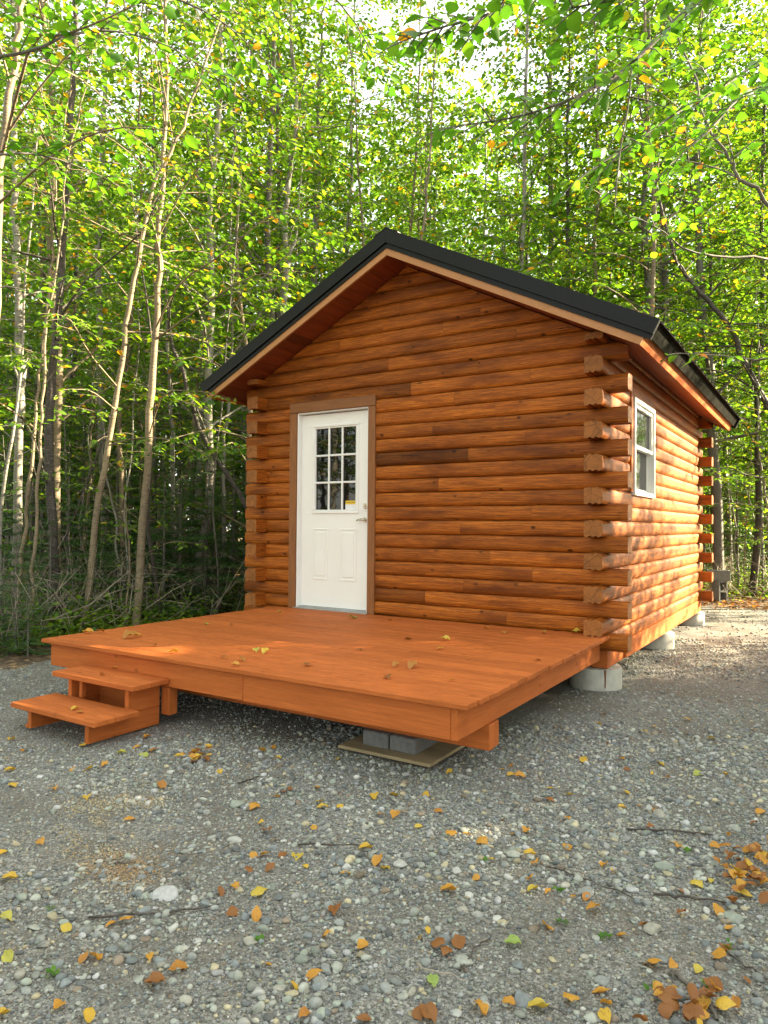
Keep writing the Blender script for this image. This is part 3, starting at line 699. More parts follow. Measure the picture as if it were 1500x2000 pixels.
def auto_limbs(wood, lv, path, rad, r, z0, n, ln, size, step, tl, dens, draw, fav=None, top=1.0):
    z = path[:, 2]; lo = max(0.02, float(np.interp(z0, z, np.linspace(0, 1, len(z)))))
    az = r.uniform(0, 6.28)
    for i in range(n):
        t = lo+(top-lo)*((i+r.random())/n)**0.85; p = interp(path, t); az += 2.4+r.normal(0, 0.4)
        a = az if fav is None or r.random() > 0.5 else fav+r.normal(0, 0.7)
        el = R(r.uniform(5, 48)); l = ln*(1.05-0.6*(t-lo)/(1.001-lo))*r.uniform(0.55, 1.2)
        h = np.array([math.cos(a), math.sin(a), 0]); c, s = math.cos(el), math.sin(el)
        bend = r.normal(0, 0.16, 3)*l*0.5
        P = np.stack([p, p+(h*c+[0, 0, s])*l*0.35, p+(h*c+[0, 0, s*0.8])*l*0.7+bend*0.5, p+(h*c*1.0+[0, 0, s*0.45])*l+bend])
        rr = float(np.interp(t, np.linspace(0, 1, len(rad)), rad))
        limb(wood, lv, P, min(0.42*rr, 0.005+0.009*l), r, size, step, tl, dens, 0.22, draw, 4)
def finish_tree(name, wood, lv, loc, bark, r, label, group, leafmat='leaf', k=2, rnd=None):
    loc = np.asarray(loc, float)
    t = empty(name, loc, label, 'tree', group)
    wood.V = [v-loc for v in wood.V]; lv.b = [v-loc for v in lv.b]
    o = bpy.data.objects.new('trunk', wood.mesh('trunk', M[bark])); link(o, t)
    if lv.count():
        o = bpy.data.objects.new('crown', lv.mesh('crown', M[leafmat], r, k, rnd)); link(o, t)
    return t
# ---- trees that can be told apart: trunk traced at its own distance, then its own limbs and leaves
def hero(name, pts, Z, wpx, bark, label, top=11.0, limbs=26, z0=2.2, ll=2.0, size=0.085, dens=18, extra=(), seed=0, group='trees at the edge of the clearing', step=0.15, tl=0.55, k=2, base=True, leaning=False, fork=None, draw=True):
    r = np.random.default_rng(100+seed)
    P = np.array([px(x, y, Z) for x, y in pts])
    gz = float(height(P[0, 0:1], P[0, 1:2])[0])
    if P[0, 2] > gz-0.02: P = np.vstack([[P[0, 0]-(P[1, 0]-P[0, 0])*0.1, P[0, 1]-(P[1, 1]-P[0, 1])*0.1, gz-0.06], P])
    d = (P[-1]-P[-2]); d = d/np.linalg.norm(d); e = []
    q = P[-1].copy(); dd = d.copy()
    while q[2] < top:
        dd = unit(dd+r.normal(0, 0.07, 3)+np.array([0, 0, 0.08])); q = q+dd*1.0; e.append(q.copy())
    if e: P = np.vstack([P, e])
    P = resample(P, 44); P[4:] += r.normal(0, 0.012, (40, 3))
    r0 = 0.86*wpx*Z/1380/2; rad = r0*np.interp(np.linspace(0, 1, 44), [0, 0.03, 0.1, 1], [1.35, 1.1, 1.0, 0.18])
    wood = Wood(); lv = Leaves(); wood.tube(P, rad, 12)
    auto_limbs(wood, lv, P, rad, r, z0, limbs, ll, size, step, tl, dens, draw)
    for ex in extra:
        ep = [px(x, y, z) for x, y, z in ex['p']]; limb(wood, lv, ep, ex.get('r', 0.02), r, ex.get('s', size), ex.get('step', 0.16), ex.get('tl', 0.4), ex.get('dens', 16), ex.get('t0', 0.1), True, 6)
    return finish_tree(name, wood, lv, (P[0, 0], P[0, 1], gz), bark, r, label, group, 'leaf' if k == 2 else 'leafnear', k)
hero('tree', [(28, 1250), (38, 900), (40, 700), (30, 450), (27, 250), (33, 60)], 9.5, 18, 'bark_pale', 'straight pale grey trunk at the far left, rising beside the leaning brown one', seed=1, ll=1.8)
hero('tree', [(-30, 1300), (-16, 700), (0, 340), (15, 230), (28, 120), (50, 0)], 6.0, 20, 'bark_tan', 'brown trunk leaning in over the left edge of the photo', seed=2, limbs=22, z0=3.6, ll=1.7, k=5, size=0.10, dens=13, step=0.24,
     extra=[dict(p=[(5, 300, 6.0), (60, 90, 5.2), (120, 70, 4.9), (200, 40, 4.6), (300, -10, 4.4)], r=0.014, tl=0.3), dict(p=[(-5, 400, 6), (70, 330, 5.4), (140, 280, 5.0), (230, 250, 4.8), (330, 255, 4.6)], r=0.012, tl=0.28)])
hero('tree', [(118, 1245), (103, 1050), (95, 850), (105, 700), (117, 560), (128, 400), (138, 250), (145, 80)], 8.8, 20, 'bark_dark', 'dark blackish trunk with horizontal pale flecks, left of the deck corner', seed=3, limbs=25, z0=2.8,
     extra=[dict(p=[(95, 960, 8.8), (60, 840, 8.3), (20, 830, 8.0)], r=0.01, tl=0.4), dict(p=[(118, 620, 8.8), (170, 545, 8.5), (260, 470, 8.1), (300, 410, 7.8), (330, 300, 7.6)], r=0.016, tl=0.35)])
hero('tree', [(205, 1230), (203, 1000), (196, 800), (192, 500), (197, 350), (203, 200), (205, 60)], 13, 18, 'bark_pale', 'pale birch trunk standing behind the tan leaning one', seed=4, z0=3.0, size=0.095)
hero('tree', [(160, 1240), (185, 1040), (212, 870), (232, 740), (250, 620), (268, 520), (285, 440), (300, 360), (345, 280), (375, 200), (405, 110)], 8.8, 15, 'bark_tan', 'slim tan trunk leaning to the right beside the dark one', seed=5, limbs=22, z0=2.6, top=8,
     extra=[dict(p=[(212, 870, 8.8), (270, 855, 8.4), (340, 860, 8.0), (385, 880, 7.8)], r=0.01, tl=0.35, s=0.10), dict(p=[(225, 800, 8.8), (180, 765, 8.2), (140, 760, 7.9)], r=0.009, tl=0.3)])
hero('tree', [(266, 1215), (278, 1040), (289, 880), (298, 740), (305, 640), (312, 520), (308, 480), (316, 400), (322, 280), (325, 160), (323, 40)], 9.0, 18, 'bark_tan', 'thickest tan trunk with a kink halfway, left of the roof', seed=6, limbs=27, z0=3.0,
     extra=[dict(p=[(292, 850, 9.0), (320, 770, 8.4), (390, 765, 8.0), (430, 775, 7.8)], r=0.009, tl=0.3), dict(p=[(300, 650, 9), (350, 555, 8.6), (430, 500, 8.2), (520, 425, 7.9), (600, 385, 7.6)], r=0.014, tl=0.35)])
hero('tree', [(243, 1235), (238, 1000), (232, 820), (235, 740), (250, 700), (262, 560), (275, 400)], 11, 11, 'bark_tan', 'thin tan stem between the leaning and the kinked trunks', seed=7, limbs=22, z0=2.5, top=9)
hero('tree', [(620, 1200), (520, 1055), (480, 985), (440, 920), (395, 850), (360, 740), (335, 660), (320, 560), (300, 420)], 10.5, 14, 'bark_dark', 'dark trunk leaning away from the left cabin wall', seed=8, limbs=22, z0=3.5, top=9)
hero('tree', [(545, 1200), (550, 800), (553, 610), (562, 500), (556, 430), (566, 340), (577, 260), (578, 180), (570, 60)], 12, 18, 'bark_pale', 'sunlit forked birch rising behind the left roof slope', seed=9, limbs=22, z0=4.5, ll=2.1, size=0.095,
     extra=[dict(p=[(560, 500, 12), (577, 470, 12), (581, 420, 12.1), (590, 330, 12.2), (600, 180, 12.3)], r=0.035, t0=0.6, tl=0.5), dict(p=[(560, 515, 12), (620, 470, 11.6), (675, 438, 11.2), (740, 452, 11.0)], r=0.016, t0=0.3, tl=0.4)])
hero('tree', [(343, 1190), (338, 950), (335, 800), (328, 700), (325, 560)], 12, 10, 'bark_pale', 'slender pale stem right of the kinked trunk', seed=10, limbs=19, z0=2.6, top=9)
hero('tree', [(440, 1180), (435, 900), (446, 800), (452, 690)], 11.5, 9, 'bark_pale', 'slender pale stem close to the left cabin wall', seed=11, limbs=19, z0=2.6, top=9)
hero('tree', [(372, 1190), (360, 1000), (370, 900), (385, 750), (402, 640)], 12.6, 9, 'bark_tan', 'slender tan stem leaning under the left eave', seed=12, limbs=19, z0=2.4, top=9)
hero('tree', [(60, 1290), (66, 1100), (75, 900), (85, 760), (92, 640)], 8.2, 8, 'bark_tan', 'thin wavy stem left of the dark trunk', seed=13, limbs=10, z0=2.2, top=7, ll=1.3)
hero('tree', [(30, 1270), (42, 1100), (58, 950), (72, 780), (88, 650), (100, 500)], 8.6, 9, 'bark_tan', 'thin stem crossing in front of the straight grey trunk', seed=14, limbs=10, z0=2.4, top=7, ll=1.3)
hero('tree', [(612, 1180), (612, 700), (614, 540), (618, 430), (622, 300)], 15, 19, 'bark_grey', 'dark grey trunk seen over the left roof slope, right of the forked birch', seed=15, limbs=25, z0=4, size=0.10)
hero('tree', [(800, 1150), (815, 600), (828, 430), (840, 300), (845, 200), (850, 80)], 14, 9, 'bark_tan', 'thin tan stem straight above the ridge of the roof', seed=16, limbs=25, z0=4, size=0.10)
hero('tree', [(1720, 1250), (1640, 1090), (1560, 940), (1499, 795), (1452, 710), (1435, 655), (1385, 590), (1350, 550), (1315, 495), (1290, 400)], 13.0, 16, 'bark_dark', 'dark trunk leaning in from the right above the far eave', seed=17, limbs=24, z0=2.2, ll=2.2, top=9,
     extra=[dict(p=[(1499, 795, 13.0), (1440, 700, 12.6), (1340, 690, 12.2), (1290, 700, 11.8)], r=0.014, tl=0.4), dict(p=[(1560, 940, 13.0), (1470, 930, 12.2), (1420, 915, 12.0), (1350, 920, 11.6)], r=0.014, tl=0.35)])
hero('tree', [(1660, 1250), (1620, 900), (1580, 600), (1500, 395), (1445, 350), (1432, 320), (1400, 275), (1385, 235)], 6.5, 11, 'bark_grey', 'grey crooked stem with bare lower branches at the right edge', seed=18, limbs=19, z0=2.8, ll=1.9, top=7, k=5, size=0.10, dens=14,
     extra=[dict(p=[(1560, 560, 6.5), (1500, 505, 6.1), (1420, 503, 5.9), (1340, 488, 5.7), (1300, 455, 5.6), (1255, 430, 5.5)], r=0.014, t0=0.5, tl=0.25, dens=14), dict(p=[(1600, 640, 6.5), (1500, 700, 6.2), (1420, 695, 6.0), (1330, 690, 5.8)], r=0.010, t0=0.4, tl=0.3)])
hero('tree', [(1512, 1120), (1500, 1000), (1488, 920), (1480, 860), (1482, 700)], 14, 6, 'bark_pale', 'thin pale stem at the right edge, behind the cabin', seed=19, limbs=19, z0=2.0, top=8)
# near tree whose branches hang over the top right corner of the view
hero('tree', [(1900, 1900), (1830, 1000), (1800, 300), (1790, -200)], 4.2, 34, 'bark_grey', 'tree outside the right edge whose long branches hang across the top right corner', seed=20, limbs=0, top=6.0, k=5, size=0.068,
     extra=[dict(p=[(1795, 0, 4.2), (1600, -90, 3.7), (1470, -40, 3.4), (1365, 0, 3.3), (1310, 50, 3.25), (1255, 105, 3.2), (1200, 150, 3.15), (1100, 200, 3.1), (1000, 230, 3.05), (900, 245, 3.0)], r=0.017, t0=0.22, tl=0.34, step=0.075, dens=19),
            dict(p=[(1255, 105, 3.2), (1235, 130, 3.15), (1228, 200, 3.1), (1212, 290, 3.05), (1204, 365, 3.0)], r=0.005, t0=0.25, tl=0.2, step=0.07, dens=19),
            dict(p=[(1800, 250, 4.2), (1640, 120, 3.9), (1500, 115, 3.8), (1420, 165, 3.7), (1330, 215, 3.6), (1250, 270, 3.5), (1150, 335, 3.4)], r=0.012, t0=0.25, tl=0.32, step=0.08, dens=19),
            dict(p=[(1800, 330, 4.2), (1620, 150, 4.0), (1500, 165, 3.9), (1440, 195, 3.8), (1390, 250, 3.7), (1350, 285, 3.6), (1320, 312, 3.6)], r=0.010, t0=0.4, tl=0.26, step=0.085, dens=19),
            dict(p=[(1790, -150, 4.2), (1500, -190, 3.4), (1250, -110, 3.0), (1100, -50, 2.9), (1010, -15, 2.85), (960, 25, 2.8), (880, 48, 2.8), (800, 75, 2.8)], r=0.012, t0=0.3, tl=0.26, step=0.085, dens=17, s=0.08),
            dict(p=[(1790, -120, 4.2), (1600, -60, 3.2), (1400, -30, 2.9), (1250, -10, 2.8), (1120, 15, 2.7)], r=0.010, t0=0.4, tl=0.26, step=0.09, dens=17, s=0.08)])
hero('tree', [(-330, 1900), (-300, 1000), (-280, 300), (-270, -200)], 4.6, 30, 'bark_grey', 'tree outside the left edge whose leafy branches reach across the top left corner', seed=21, limbs=0, top=6.0, k=5, size=0.088,
     extra=[dict(p=[(-275, 200, 4.6), (-100, 130, 4.7), (60, 100, 4.8), (130, 70, 4.9), (220, 60, 5.0), (330, 90, 5.1), (420, 150, 5.2)], r=0.014, t0=0.25, tl=0.42, step=0.12, dens=16),
            dict(p=[(-272, 60, 4.6), (-60, -20, 4.7), (150, -40, 4.8), (320, -10, 5.0), (430, 40, 5.1), (520, 120, 5.2)], r=0.014, t0=0.25, tl=0.42, step=0.12, dens=16),
            dict(p=[(-280, 420, 4.6), (-120, 330, 4.8), (20, 300, 5.0), (110, 310, 5.2), (200, 345, 5.4)], r=0.012, t0=0.35, tl=0.40, step=0.13, dens=16),
            dict(p=[(-270, -60, 4.6), (100, -160, 4.8), (420, -120, 5.0), (600, -50, 5.2), (690, 40, 5.3), (740, 130, 5.4)], r=0.014, t0=0.3, tl=0.42, step=0.12, dens=16),
            dict(p=[(-285, 620, 4.6), (-120, 600, 4.8), (0, 560, 5.0), (60, 570, 5.1)], r=0.010, t0=0.4, tl=0.34, step=0.14, dens=15)])
# ---- trees of the woods: a few kinds, each copied
def variant(seed, H, r0, bark, n, z0, ll, size, dens, step, tl, draw=False, name='tree'):
    r = np.random.default_rng(500+seed); k = 16
    t = np.linspace(0, 1, k); lean = r.normal(0, 0.05, 2)
    P = np.stack([lean[0]*H*t+0.10*np.cumsum(r.normal(0, 1, k))*0.5, lean[1]*H*t+0.10*np.cumsum(r.normal(0, 1, k))*0.5, t*H-0.1], 1); P[:, :2] -= P[0, :2]
    P = resample(P, 30); rad = r0*np.interp(np.linspace(0, 1, 30), [0, 0.04, 0.1, 1], [1.3, 1.08, 1.0, 0.15])
    wood = Wood(); lv = Leaves(); wood.tube(P, rad, 9)
    auto_limbs(wood, lv, P, rad, r, z0, n, ll, size, step, tl, dens, draw)
    return wood.mesh('trunk', M[bark]), lv.mesh('crown', M['leaf'], r)
KINDS = [variant(0, 15, 0.075, 'bark_pale', 68, 2.4, 2.6, 0.115, 17, 0.15, 0.62), variant(1, 13, 0.06, 'bark_tan', 60, 1.9, 2.2, 0.11, 18, 0.15, 0.6),
         variant(2, 16, 0.09, 'bark_grey', 72, 2.6, 2.8, 0.12, 17, 0.16, 0.65), variant(3, 12, 0.05, 'bark_tan', 56, 1.5, 2.1, 0.105, 18, 0.15, 0.6), variant(4, 14, 0.07, 'bark_dark', 64, 2.3, 2.4, 0.115, 17, 0.15, 0.6)]
SAPS = [variant(10, 4.2, 0.02, 'bark_tan', 16, 0.9, 1.1, 0.10, 15, 0.18, 0.42, True), variant(11, 3.2, 0.016, 'bark_grey', 14, 0.6, 0.9, 0.095, 15, 0.18, 0.4, True), variant(12, 5.2, 0.026, 'bark_pale', 18, 1.4, 1.3, 0.10, 15, 0.18, 0.45, True)]
def plant(kind, x, y, sc, rz, name, label, group):
    z = float(height(np.array([x]), np.array([y]))[0]); t = empty(name, (x, y, z-0.02), label, 'tree', group, rz); t.scale = (sc, sc, sc)
    for me, nm in zip(kind, ('trunk', 'crown')):
        o = bpy.data.objects.new(nm, me); link(o, t)
    return t
def inview(x, y, m=1.5):
    d = np.array([x, y])-CAM[:2]; f = FW[:2]/np.linalg.norm(FW[:2]); z = d@f; s = d@RT[:2]
    return z > 0.5 and abs(s) < 0.56*z+m, z, s
def clear(x, y): return (-1.3 < x < 7.2 and y < 7.6)
placed = []
def scatter(n, zr, md, cond, seed):
    r = np.random.default_rng(seed); out = []; tries = 0
    while len(out) < n and tries < 6000:
        tries += 1; z = math.sqrt(r.uniform(zr[0]**2, zr[1]**2)); s = r.uniform(-1, 1)*(0.56*z+1.8)
        p = CAM+FW*z+RT*s; x, y = p[0], p[1]
        if clear(x, y) or not cond(x, y, z, s) or (y < 9.2 and 0.44*z < s < 0.51*z): continue
        if any((x-a)**2+(y-b)**2 < md*md for a, b in placed): continue
        placed.append((x, y)); out.append((x, y, z, s))
    return out
def sunco(x, y):
    "distance towards the sun and sideways offset, from the cabin's front right corner"
    q = np.array([x, y])-np.array([W-P_, 0.0]); d = SD[:2]/np.linalg.norm(SD[:2]); return q@d, q[1]*d[0]-q[0]*d[1]
def lane(x, y):                                       # the strip the sun shines through on to the right wall
    a, c = sunco(x, y); return 0 < a < 30 and -1.2 < c < 4.6
for x, y, z, s in scatter(145, (9.5, 30), 1.02, lambda x, y, z, s: not lane(x, y), 7):
    i = rng.integers(0, 5); w = 'left of' if s < -0.16*z else ('behind' if s < 0.30*z else 'right of')
    bk = ['pale', 'tan', 'grey', 'tan', 'dark'][i]
    plant(KINDS[i], x, y, rng.uniform(0.85, 1.1)*min(1.0, max(0.72, 1.15-0.024*(z-9))), rng.uniform(0, 6.28), 'tree', f'leafy {bk}-stemmed forest tree in the woods {w} the cabin', 'trees in the woods')
for x, y, z, s in scatter(80, (8.5, 19), 0.75, lambda x, y, z, s: True, 8):
    i = rng.integers(0, 3); w = 'left of' if s < -0.16*z else ('behind' if s < 0.30*z else 'right of')
    plant(SAPS[i], x, y, rng.uniform(0.7, 1.15), rng.uniform(0, 6.28), 'sapling', ['short leafy sapling', 'low bushy sapling', 'tall thin sapling'][i]+f' in the undergrowth {w} the cabin', 'saplings in the undergrowth')
for i, (x, y) in enumerate(((0.2, 8.0), (1.5, 8.6), (2.6, 9.6), (3.4, 8.2), (4.4, 10.6), (5.4, 11.4), (2.0, 11.4), (0.4, 10.4), (6.4, 12.4), (3.6, 12.6), (5.0, 13.6), (7.2, 11.2))):
    plant(KINDS[i % 5], x, y, 1.02+0.05*(i % 4), i*1.9, 'tree', 'tall leafy %s-stemmed tree right behind the cabin roof' % ['pale', 'tan', 'grey', 'tan', 'dark'][i % 5], 'trees behind the roof')
# bare thin stems that fill the woods on the left
def stems():
    for i in range(34):
        r = np.random.default_rng(900+i); z = r.uniform(8.8, 17); x = r.uniform(-20, 470) if i < 26 else r.uniform(470, 700)
        b = px(x, 1000+1380*1.4/z, z)
        if clear(b[0], b[1]): continue
        H = r.uniform(3.5, 7.5); gz = float(height(b[0:1], b[1:2])[0]); le = r.normal(0, 0.11, 2)
        P = np.array([[le[0]*H*t, le[1]*H*t, t*H-0.05] for t in np.linspace(0, 1, 9)]); P[1:, :2] += np.cumsum(r.normal(0, 0.05, (8, 2)), 0)
        w = Wood(); r0 = r.uniform(0.013, 0.035); w.tube(resample(P, 18), np.linspace(r0, 0.006, 18), 7); lv = Leaves()
        for q in range(7):
            t = r.uniform(0.15, 0.95); a = r.uniform(0, 6.28); p = interp(P, t); l = r.uniform(0.3, 0.9)
            lp = np.stack([p, p+np.array([math.cos(a), math.sin(a), r.uniform(0.1, 0.9)])*l*0.5, p+np.array([math.cos(a), math.sin(a), r.uniform(0, 0.9)])*l])
            if q < 3: w.tube(lp, [0.006, 0.004, 0.002], 4)
            else: limb(w, lv, lp, 0.006, r, 0.09, 0.18, 0.3, 14, 0.3, True, 4)
        bk = ['bark_pale', 'bark_tan', 'bark_grey', 'bark_dark'][i % 4]
        t = empty('tree', (b[0], b[1], gz), 'thin nearly bare %s stem in the crowd of stems left of the cabin' % ['pale', 'tan', 'grey', 'dark'][i % 4], 'tree', 'thin stems left of the cabin')
        link(bpy.data.objects.new('trunk', w.mesh('trunk', M[bk])), t); link(bpy.data.objects.new('crown', lv.mesh('crown', M['leaf'], r)), t)
stems()
# ---- young spruces
def spruce(seed, H):
    r = np.random.default_rng(700+seed); wood = Wood(); lv = Leaves()
    wood.tube(np.array([[0, 0, -0.05], [0.01, 0, H*0.5], [0, 0.01, H]]), [0.012*H, 0.008*H, 0.003], 7); z = 0.12
    while z < H*0.98:
        l = (1-z/H)**0.8*0.42*H+0.05
        for q in range(r.integers(4, 7)):
            a = r.uniform(0, 6.28); ll = l*r.uniform(0.6, 1.1); h = np.array([math.cos(a), math.sin(a), 0]); el = 0.25-0.5*(1-z/H)
            p0 = np.array([0, 0, z+r.uniform(-0.04, 0.04)]); P = np.stack([p0, p0+h*ll*0.5+[0, 0, el*ll*0.5-0.02], p0+h*ll+[0, 0, el*ll*0.8+0.02]])
            wood.tube(P, [0.007, 0.004, 0.002], 3); lat = np.array([-h[1], h[0], 0])
            k = max(3, int(ll/0.045))
            for i, t in enumerate(np.linspace(0.12, 1, k)):
                p = interp(P, t); d = h*0.8+lat*(1 if i % 2 else -1)*0.75+[0, 0, -0.1]; tl = min(0.22, 0.35*ll)*(1.1-0.7*t)+0.03
                m = max(4, int(tl/0.008)); u = np.linspace(0, 1, m)
                pos = p+unit(d)*tl*u[:, None]; sg = np.where(np.arange(m) % 2 == 0, 1, -1)[:, None]
                lv.add(pos, unit(d)*0.8+np.cross(unit(d), [0, 0, 1.0])*sg*0.8+r.normal(0, 0.25, (m, 3))+[0, 0, 0.15], np.array([0, 0, 1.0])+r.normal(0, 0.5, (m, 3)), r.uniform(0.022, 0.038, m))
        z += 0.11+0.02*H
    return wood.mesh('trunk', M['bark_grey']), lv.mesh('crown', M['needle'], r, 2, None, 0.45)
SPR = [spruce(0, 2.6), spruce(1, 1.7), spruce(2, 1.0)]
for i, (x, z, k, sc, lab) in enumerate(((400, 10.8, 0, 1.15, 'dark young spruce filling the gap beside the left cabin wall'), (345, 11.5, 0, 1.0, 'dark young spruce behind the kinked trunk'), (455, 11.6, 0, 0.9, 'dark young spruce half hidden by the left cabin wall'),
        (30, 7.6, 1, 0.75, 'low light green spruce at the left edge of the gravel'), (55, 7.4, 2, 0.8, 'smallest spruce at the foot of the left brush'), (130, 10.5, 0, 1.0, 'young spruce behind the dark trunk'), (225, 11.2, 0, 1.1, 'young spruce between the tan trunks'),
        (-20, 9.0, 0, 0.9, 'young spruce at the very left edge'), (60, 11.5, 0, 1.3, 'tall young spruce behind the grey trunk'), (300, 13.5, 0, 1.5, 'tall dark spruce deep behind the deck corner'), (430, 14.5, 0, 1.6, 'tall dark spruce deep behind the cabin wall'),
        (1440, 16.5, 0, 1.2, 'young spruce in the dark behind the cinder blocks'), (1490, 15.2, 1, 1.0, 'low spruce at the right edge behind the cabin'), (1400, 19, 0, 1.5, 'spruce deep in the woods beside the rear log ends'), (160, 14, 0, 1.6, 'tall dark spruce deep in the left woods'), (95, 8.6, 1, 0.9, 'small spruce right at the foot of the dark trunk'), (185, 9.4, 1, 1.0, 'small spruce between the dark and the leaning tan trunk'), (320, 10.2, 1, 1.2, 'small spruce just right of the kinked trunk'), (5, 7.9, 2, 1.1, 'low spruce in the left bottom corner of the woods'), (350, 10.6, 1, 1.3, 'bushy small spruce behind the deck'), (250, 12.4, 0, 1.2, 'spruce filling the gap between the two tan trunks'), (80, 13, 0, 1.6, 'spruce far behind the left stems'))):
    b = px(x, 1000+1380*1.4/z, z); plant(SPR[k], b[0], b[1], sc, i*1.3, 'spruce_sapling', lab, 'young spruces')
# ---- what nobody could count
def brush():
    r = np.random.default_rng(33); w = Wood()
    for i in range(1000):
        if i < 800: x, z = r.uniform(-60, 500), r.uniform(7.2, 11.5)
        else: x, z = r.uniform(1380, 1560), r.uniform(13, 19)
        b = px(x, 1000, z); b[2] = float(height(b[0:1], b[1:2])[0])
        if clear(b[0]+0.25, b[1]): continue
        l = r.uniform(0.25, 1.15); a = r.uniform(0, 6.28); el = r.uniform(0.0, 1.1) if i % 4 else r.uniform(1.0, 1.5)
        d = np.array([math.cos(a)*math.cos(el), math.sin(a)*math.cos(el), math.sin(el)]); s0 = b+[0, 0, r.uniform(0, 0.45)**1.3]
        P = np.stack([s0, s0+d*l*0.5+r.normal(0, 0.05, 3)*l, s0+d*l+r.normal(0, 0.12, 3)*l+[0, 0, -0.12*l]])
        w.tube(P, np.array([1, 0.75, 0.35])*r.uniform(0.003, 0.008), 4)
        if r.random() < 0.7:
            q = P[1]; w.tube(np.stack([q, q+unit(d+r.normal(0, 0.5, 3))*l*0.3, q+unit(d+r.normal(0, 0.7, 3))*l*0.5]), [0.004, 0.003, 0.0015], 3)
    o = bpy.data.objects.new('dead_brush', w.mesh('dead_brush', M['twig'])); link(o); tag(o, 'tangle of dead grey twigs on the forest floor beside the deck', 'brush', None, 'stuff')
    lv = Leaves()
    for i in range(900):
        x, z = (r.uniform(-60, 500), r.uniform(7.4, 13)) if i < 650 else (r.uniform(1360, 1600), r.uniform(14, 22))
        b = px(x, 1000, z); b[2] = float(height(b[0:1], b[1:2])[0])
        if clear(b[0]+0.2, b[1]): continue
        n = r.integers(8, 26); pos = b+np.abs(r.normal(0, 1, (n, 3)))*[0, 0, 0.22]+r.normal(0, 0.14, (n, 3))*[1, 1, 0.2]; pos[:, 2] = np.maximum(pos[:, 2], b[2]+0.02)
        lv.add(pos, r.normal(0, 1, (n, 3))*[1, 1, 0.3], np.array([0, 0, 1.0])+r.normal(0, 0.4, (n, 3)), r.uniform(0.04, 0.09, n))
    o = bpy.data.objects.new('undergrowth', lv.mesh('undergrowth', M['leaf'], r, 2, 0.35+0.6*r.random(lv.count()))); link(o); tag(o, 'low leafy ground cover under the trees', 'undergrowth', None, 'stuff')
brush()
def around():                                         # trees to the right of the frame and behind the photographer: the right ones are added sun blockers, the others show in the door panes
    r = np.random.default_rng(55)
    d = SD[:2]/np.linalg.norm(SD[:2]); q = np.array([-d[1], d[0]]); done = []
    while len(done) < 46:
        a, c = r.uniform(4.0, 14), r.uniform(-11, -1.7); p = np.array([W-P_, 0.0])+d*a+q*c
        if inview(p[0], p[1], 1.0)[0] or any((p[0]-u)**2+(p[1]-v)**2 < 0.9 for u, v in done): continue
        i = len(done); done.append(p); plant(KINDS[(3, 1, 3)[i % 3]], p[0], p[1], r.uniform(0.62, 0.78), r.uniform(0, 6.28), 'tree', 'leafy tree added unseen right of the view to shade the clearing', 'trees around the clearing')
    for i in range(26):
        x, y = r.uniform(-11, -3.0), r.uniform(-16, -4.5)
        if inview(x, y, 2.2)[0]: continue
        plant((KINDS+SAPS[:2]+SPR[:1])[i % 8], x, y, r.uniform(0.8, 1.1), r.uniform(0, 6.28), 'tree', 'tree left of the photographer, mirrored in the door panes', 'trees around the clearing')
    for i in range(16):
        a = R(200+i*9.5); x, y = 4.6+11*math.cos(a)*r.uniform(0.9, 1.3), -4.5+9.5*math.sin(a)*r.uniform(0.9, 1.3)
        plant(KINDS[i % 5], x, y, r.uniform(0.85, 1.1), r.uniform(0, 6.28), 'tree', 'leafy tree behind the photographer, mirrored in the door panes', 'trees around the clearing')
around()
def screen():                                         # unseen spruces added right of the view to keep low sun off the deck
    d = SD[:2]/np.linalg.norm(SD[:2]); q = np.array([-d[1], d[0]])
    for i, (a, c) in enumerate(((6.0, -1.0), (7.2, -0.7), (6.8, -2.0), (8.4, -1.3), (9.4, -0.7), (6.3, -3.0), (7.9, -3.0), (8.8, -2.4), (5.4, -2.2), (7.3, -4.0), (5.9, -4.2), (9.0, -4.0), (6.6, -5.2), (8.2, -5.6), (10.5, -1.2), (10.2, -2.6), (11.5, -0.8), (6.4, 0.05), (8.3, 0.1))):
        p = np.array([W-P_, 0.0])+d*a+q*c; plant(SPR[0], p[0], p[1], 1.9+0.25*(i % 3)+0.12*(a-6), i*1.1, 'spruce', 'dense spruce added unseen right of the view to block the sun', 'added sun-blocking spruces right of the view')
    for i, (a, c, s) in enumerate(((7.8, -0.45, 0.55), (10.0, -0.35, 0.62), (12.2, -0.6, 0.7))):
        p = np.array([W-P_, 0.0])+d*a+q*c; plant(KINDS[3], p[0], p[1], s, i*1.3, 'tree', 'small leafy tree added among the sun-blocking spruces right of the view', 'trees around the clearing')  # unseen small trees added to close the sun gap over the deck
screen()
def sunny_side():                                     # leafy trees towards the sun that dapple the right wall
    d = SD[:2]/np.linalg.norm(SD[:2]); q = np.array([-d[1], d[0]])
    for i, (a, c, k, s) in enumerate(((9.5, 1.2, 3, 0.7), (13, 4.5, 1, 0.75), (17, 0.4, 3, 0.8), (11, 2.4, 3, 0.62), (14.5, 1.6, 1, 0.7))):
        p = np.array([W-P_, 0.0])+d*a+q*c; plant(KINDS[k], p[0], p[1], s, i*2.1+0.4, 'tree', 'leafy tree whose leaves dapple the right wall with shade', 'trees that shade the right wall')
sunny_side()
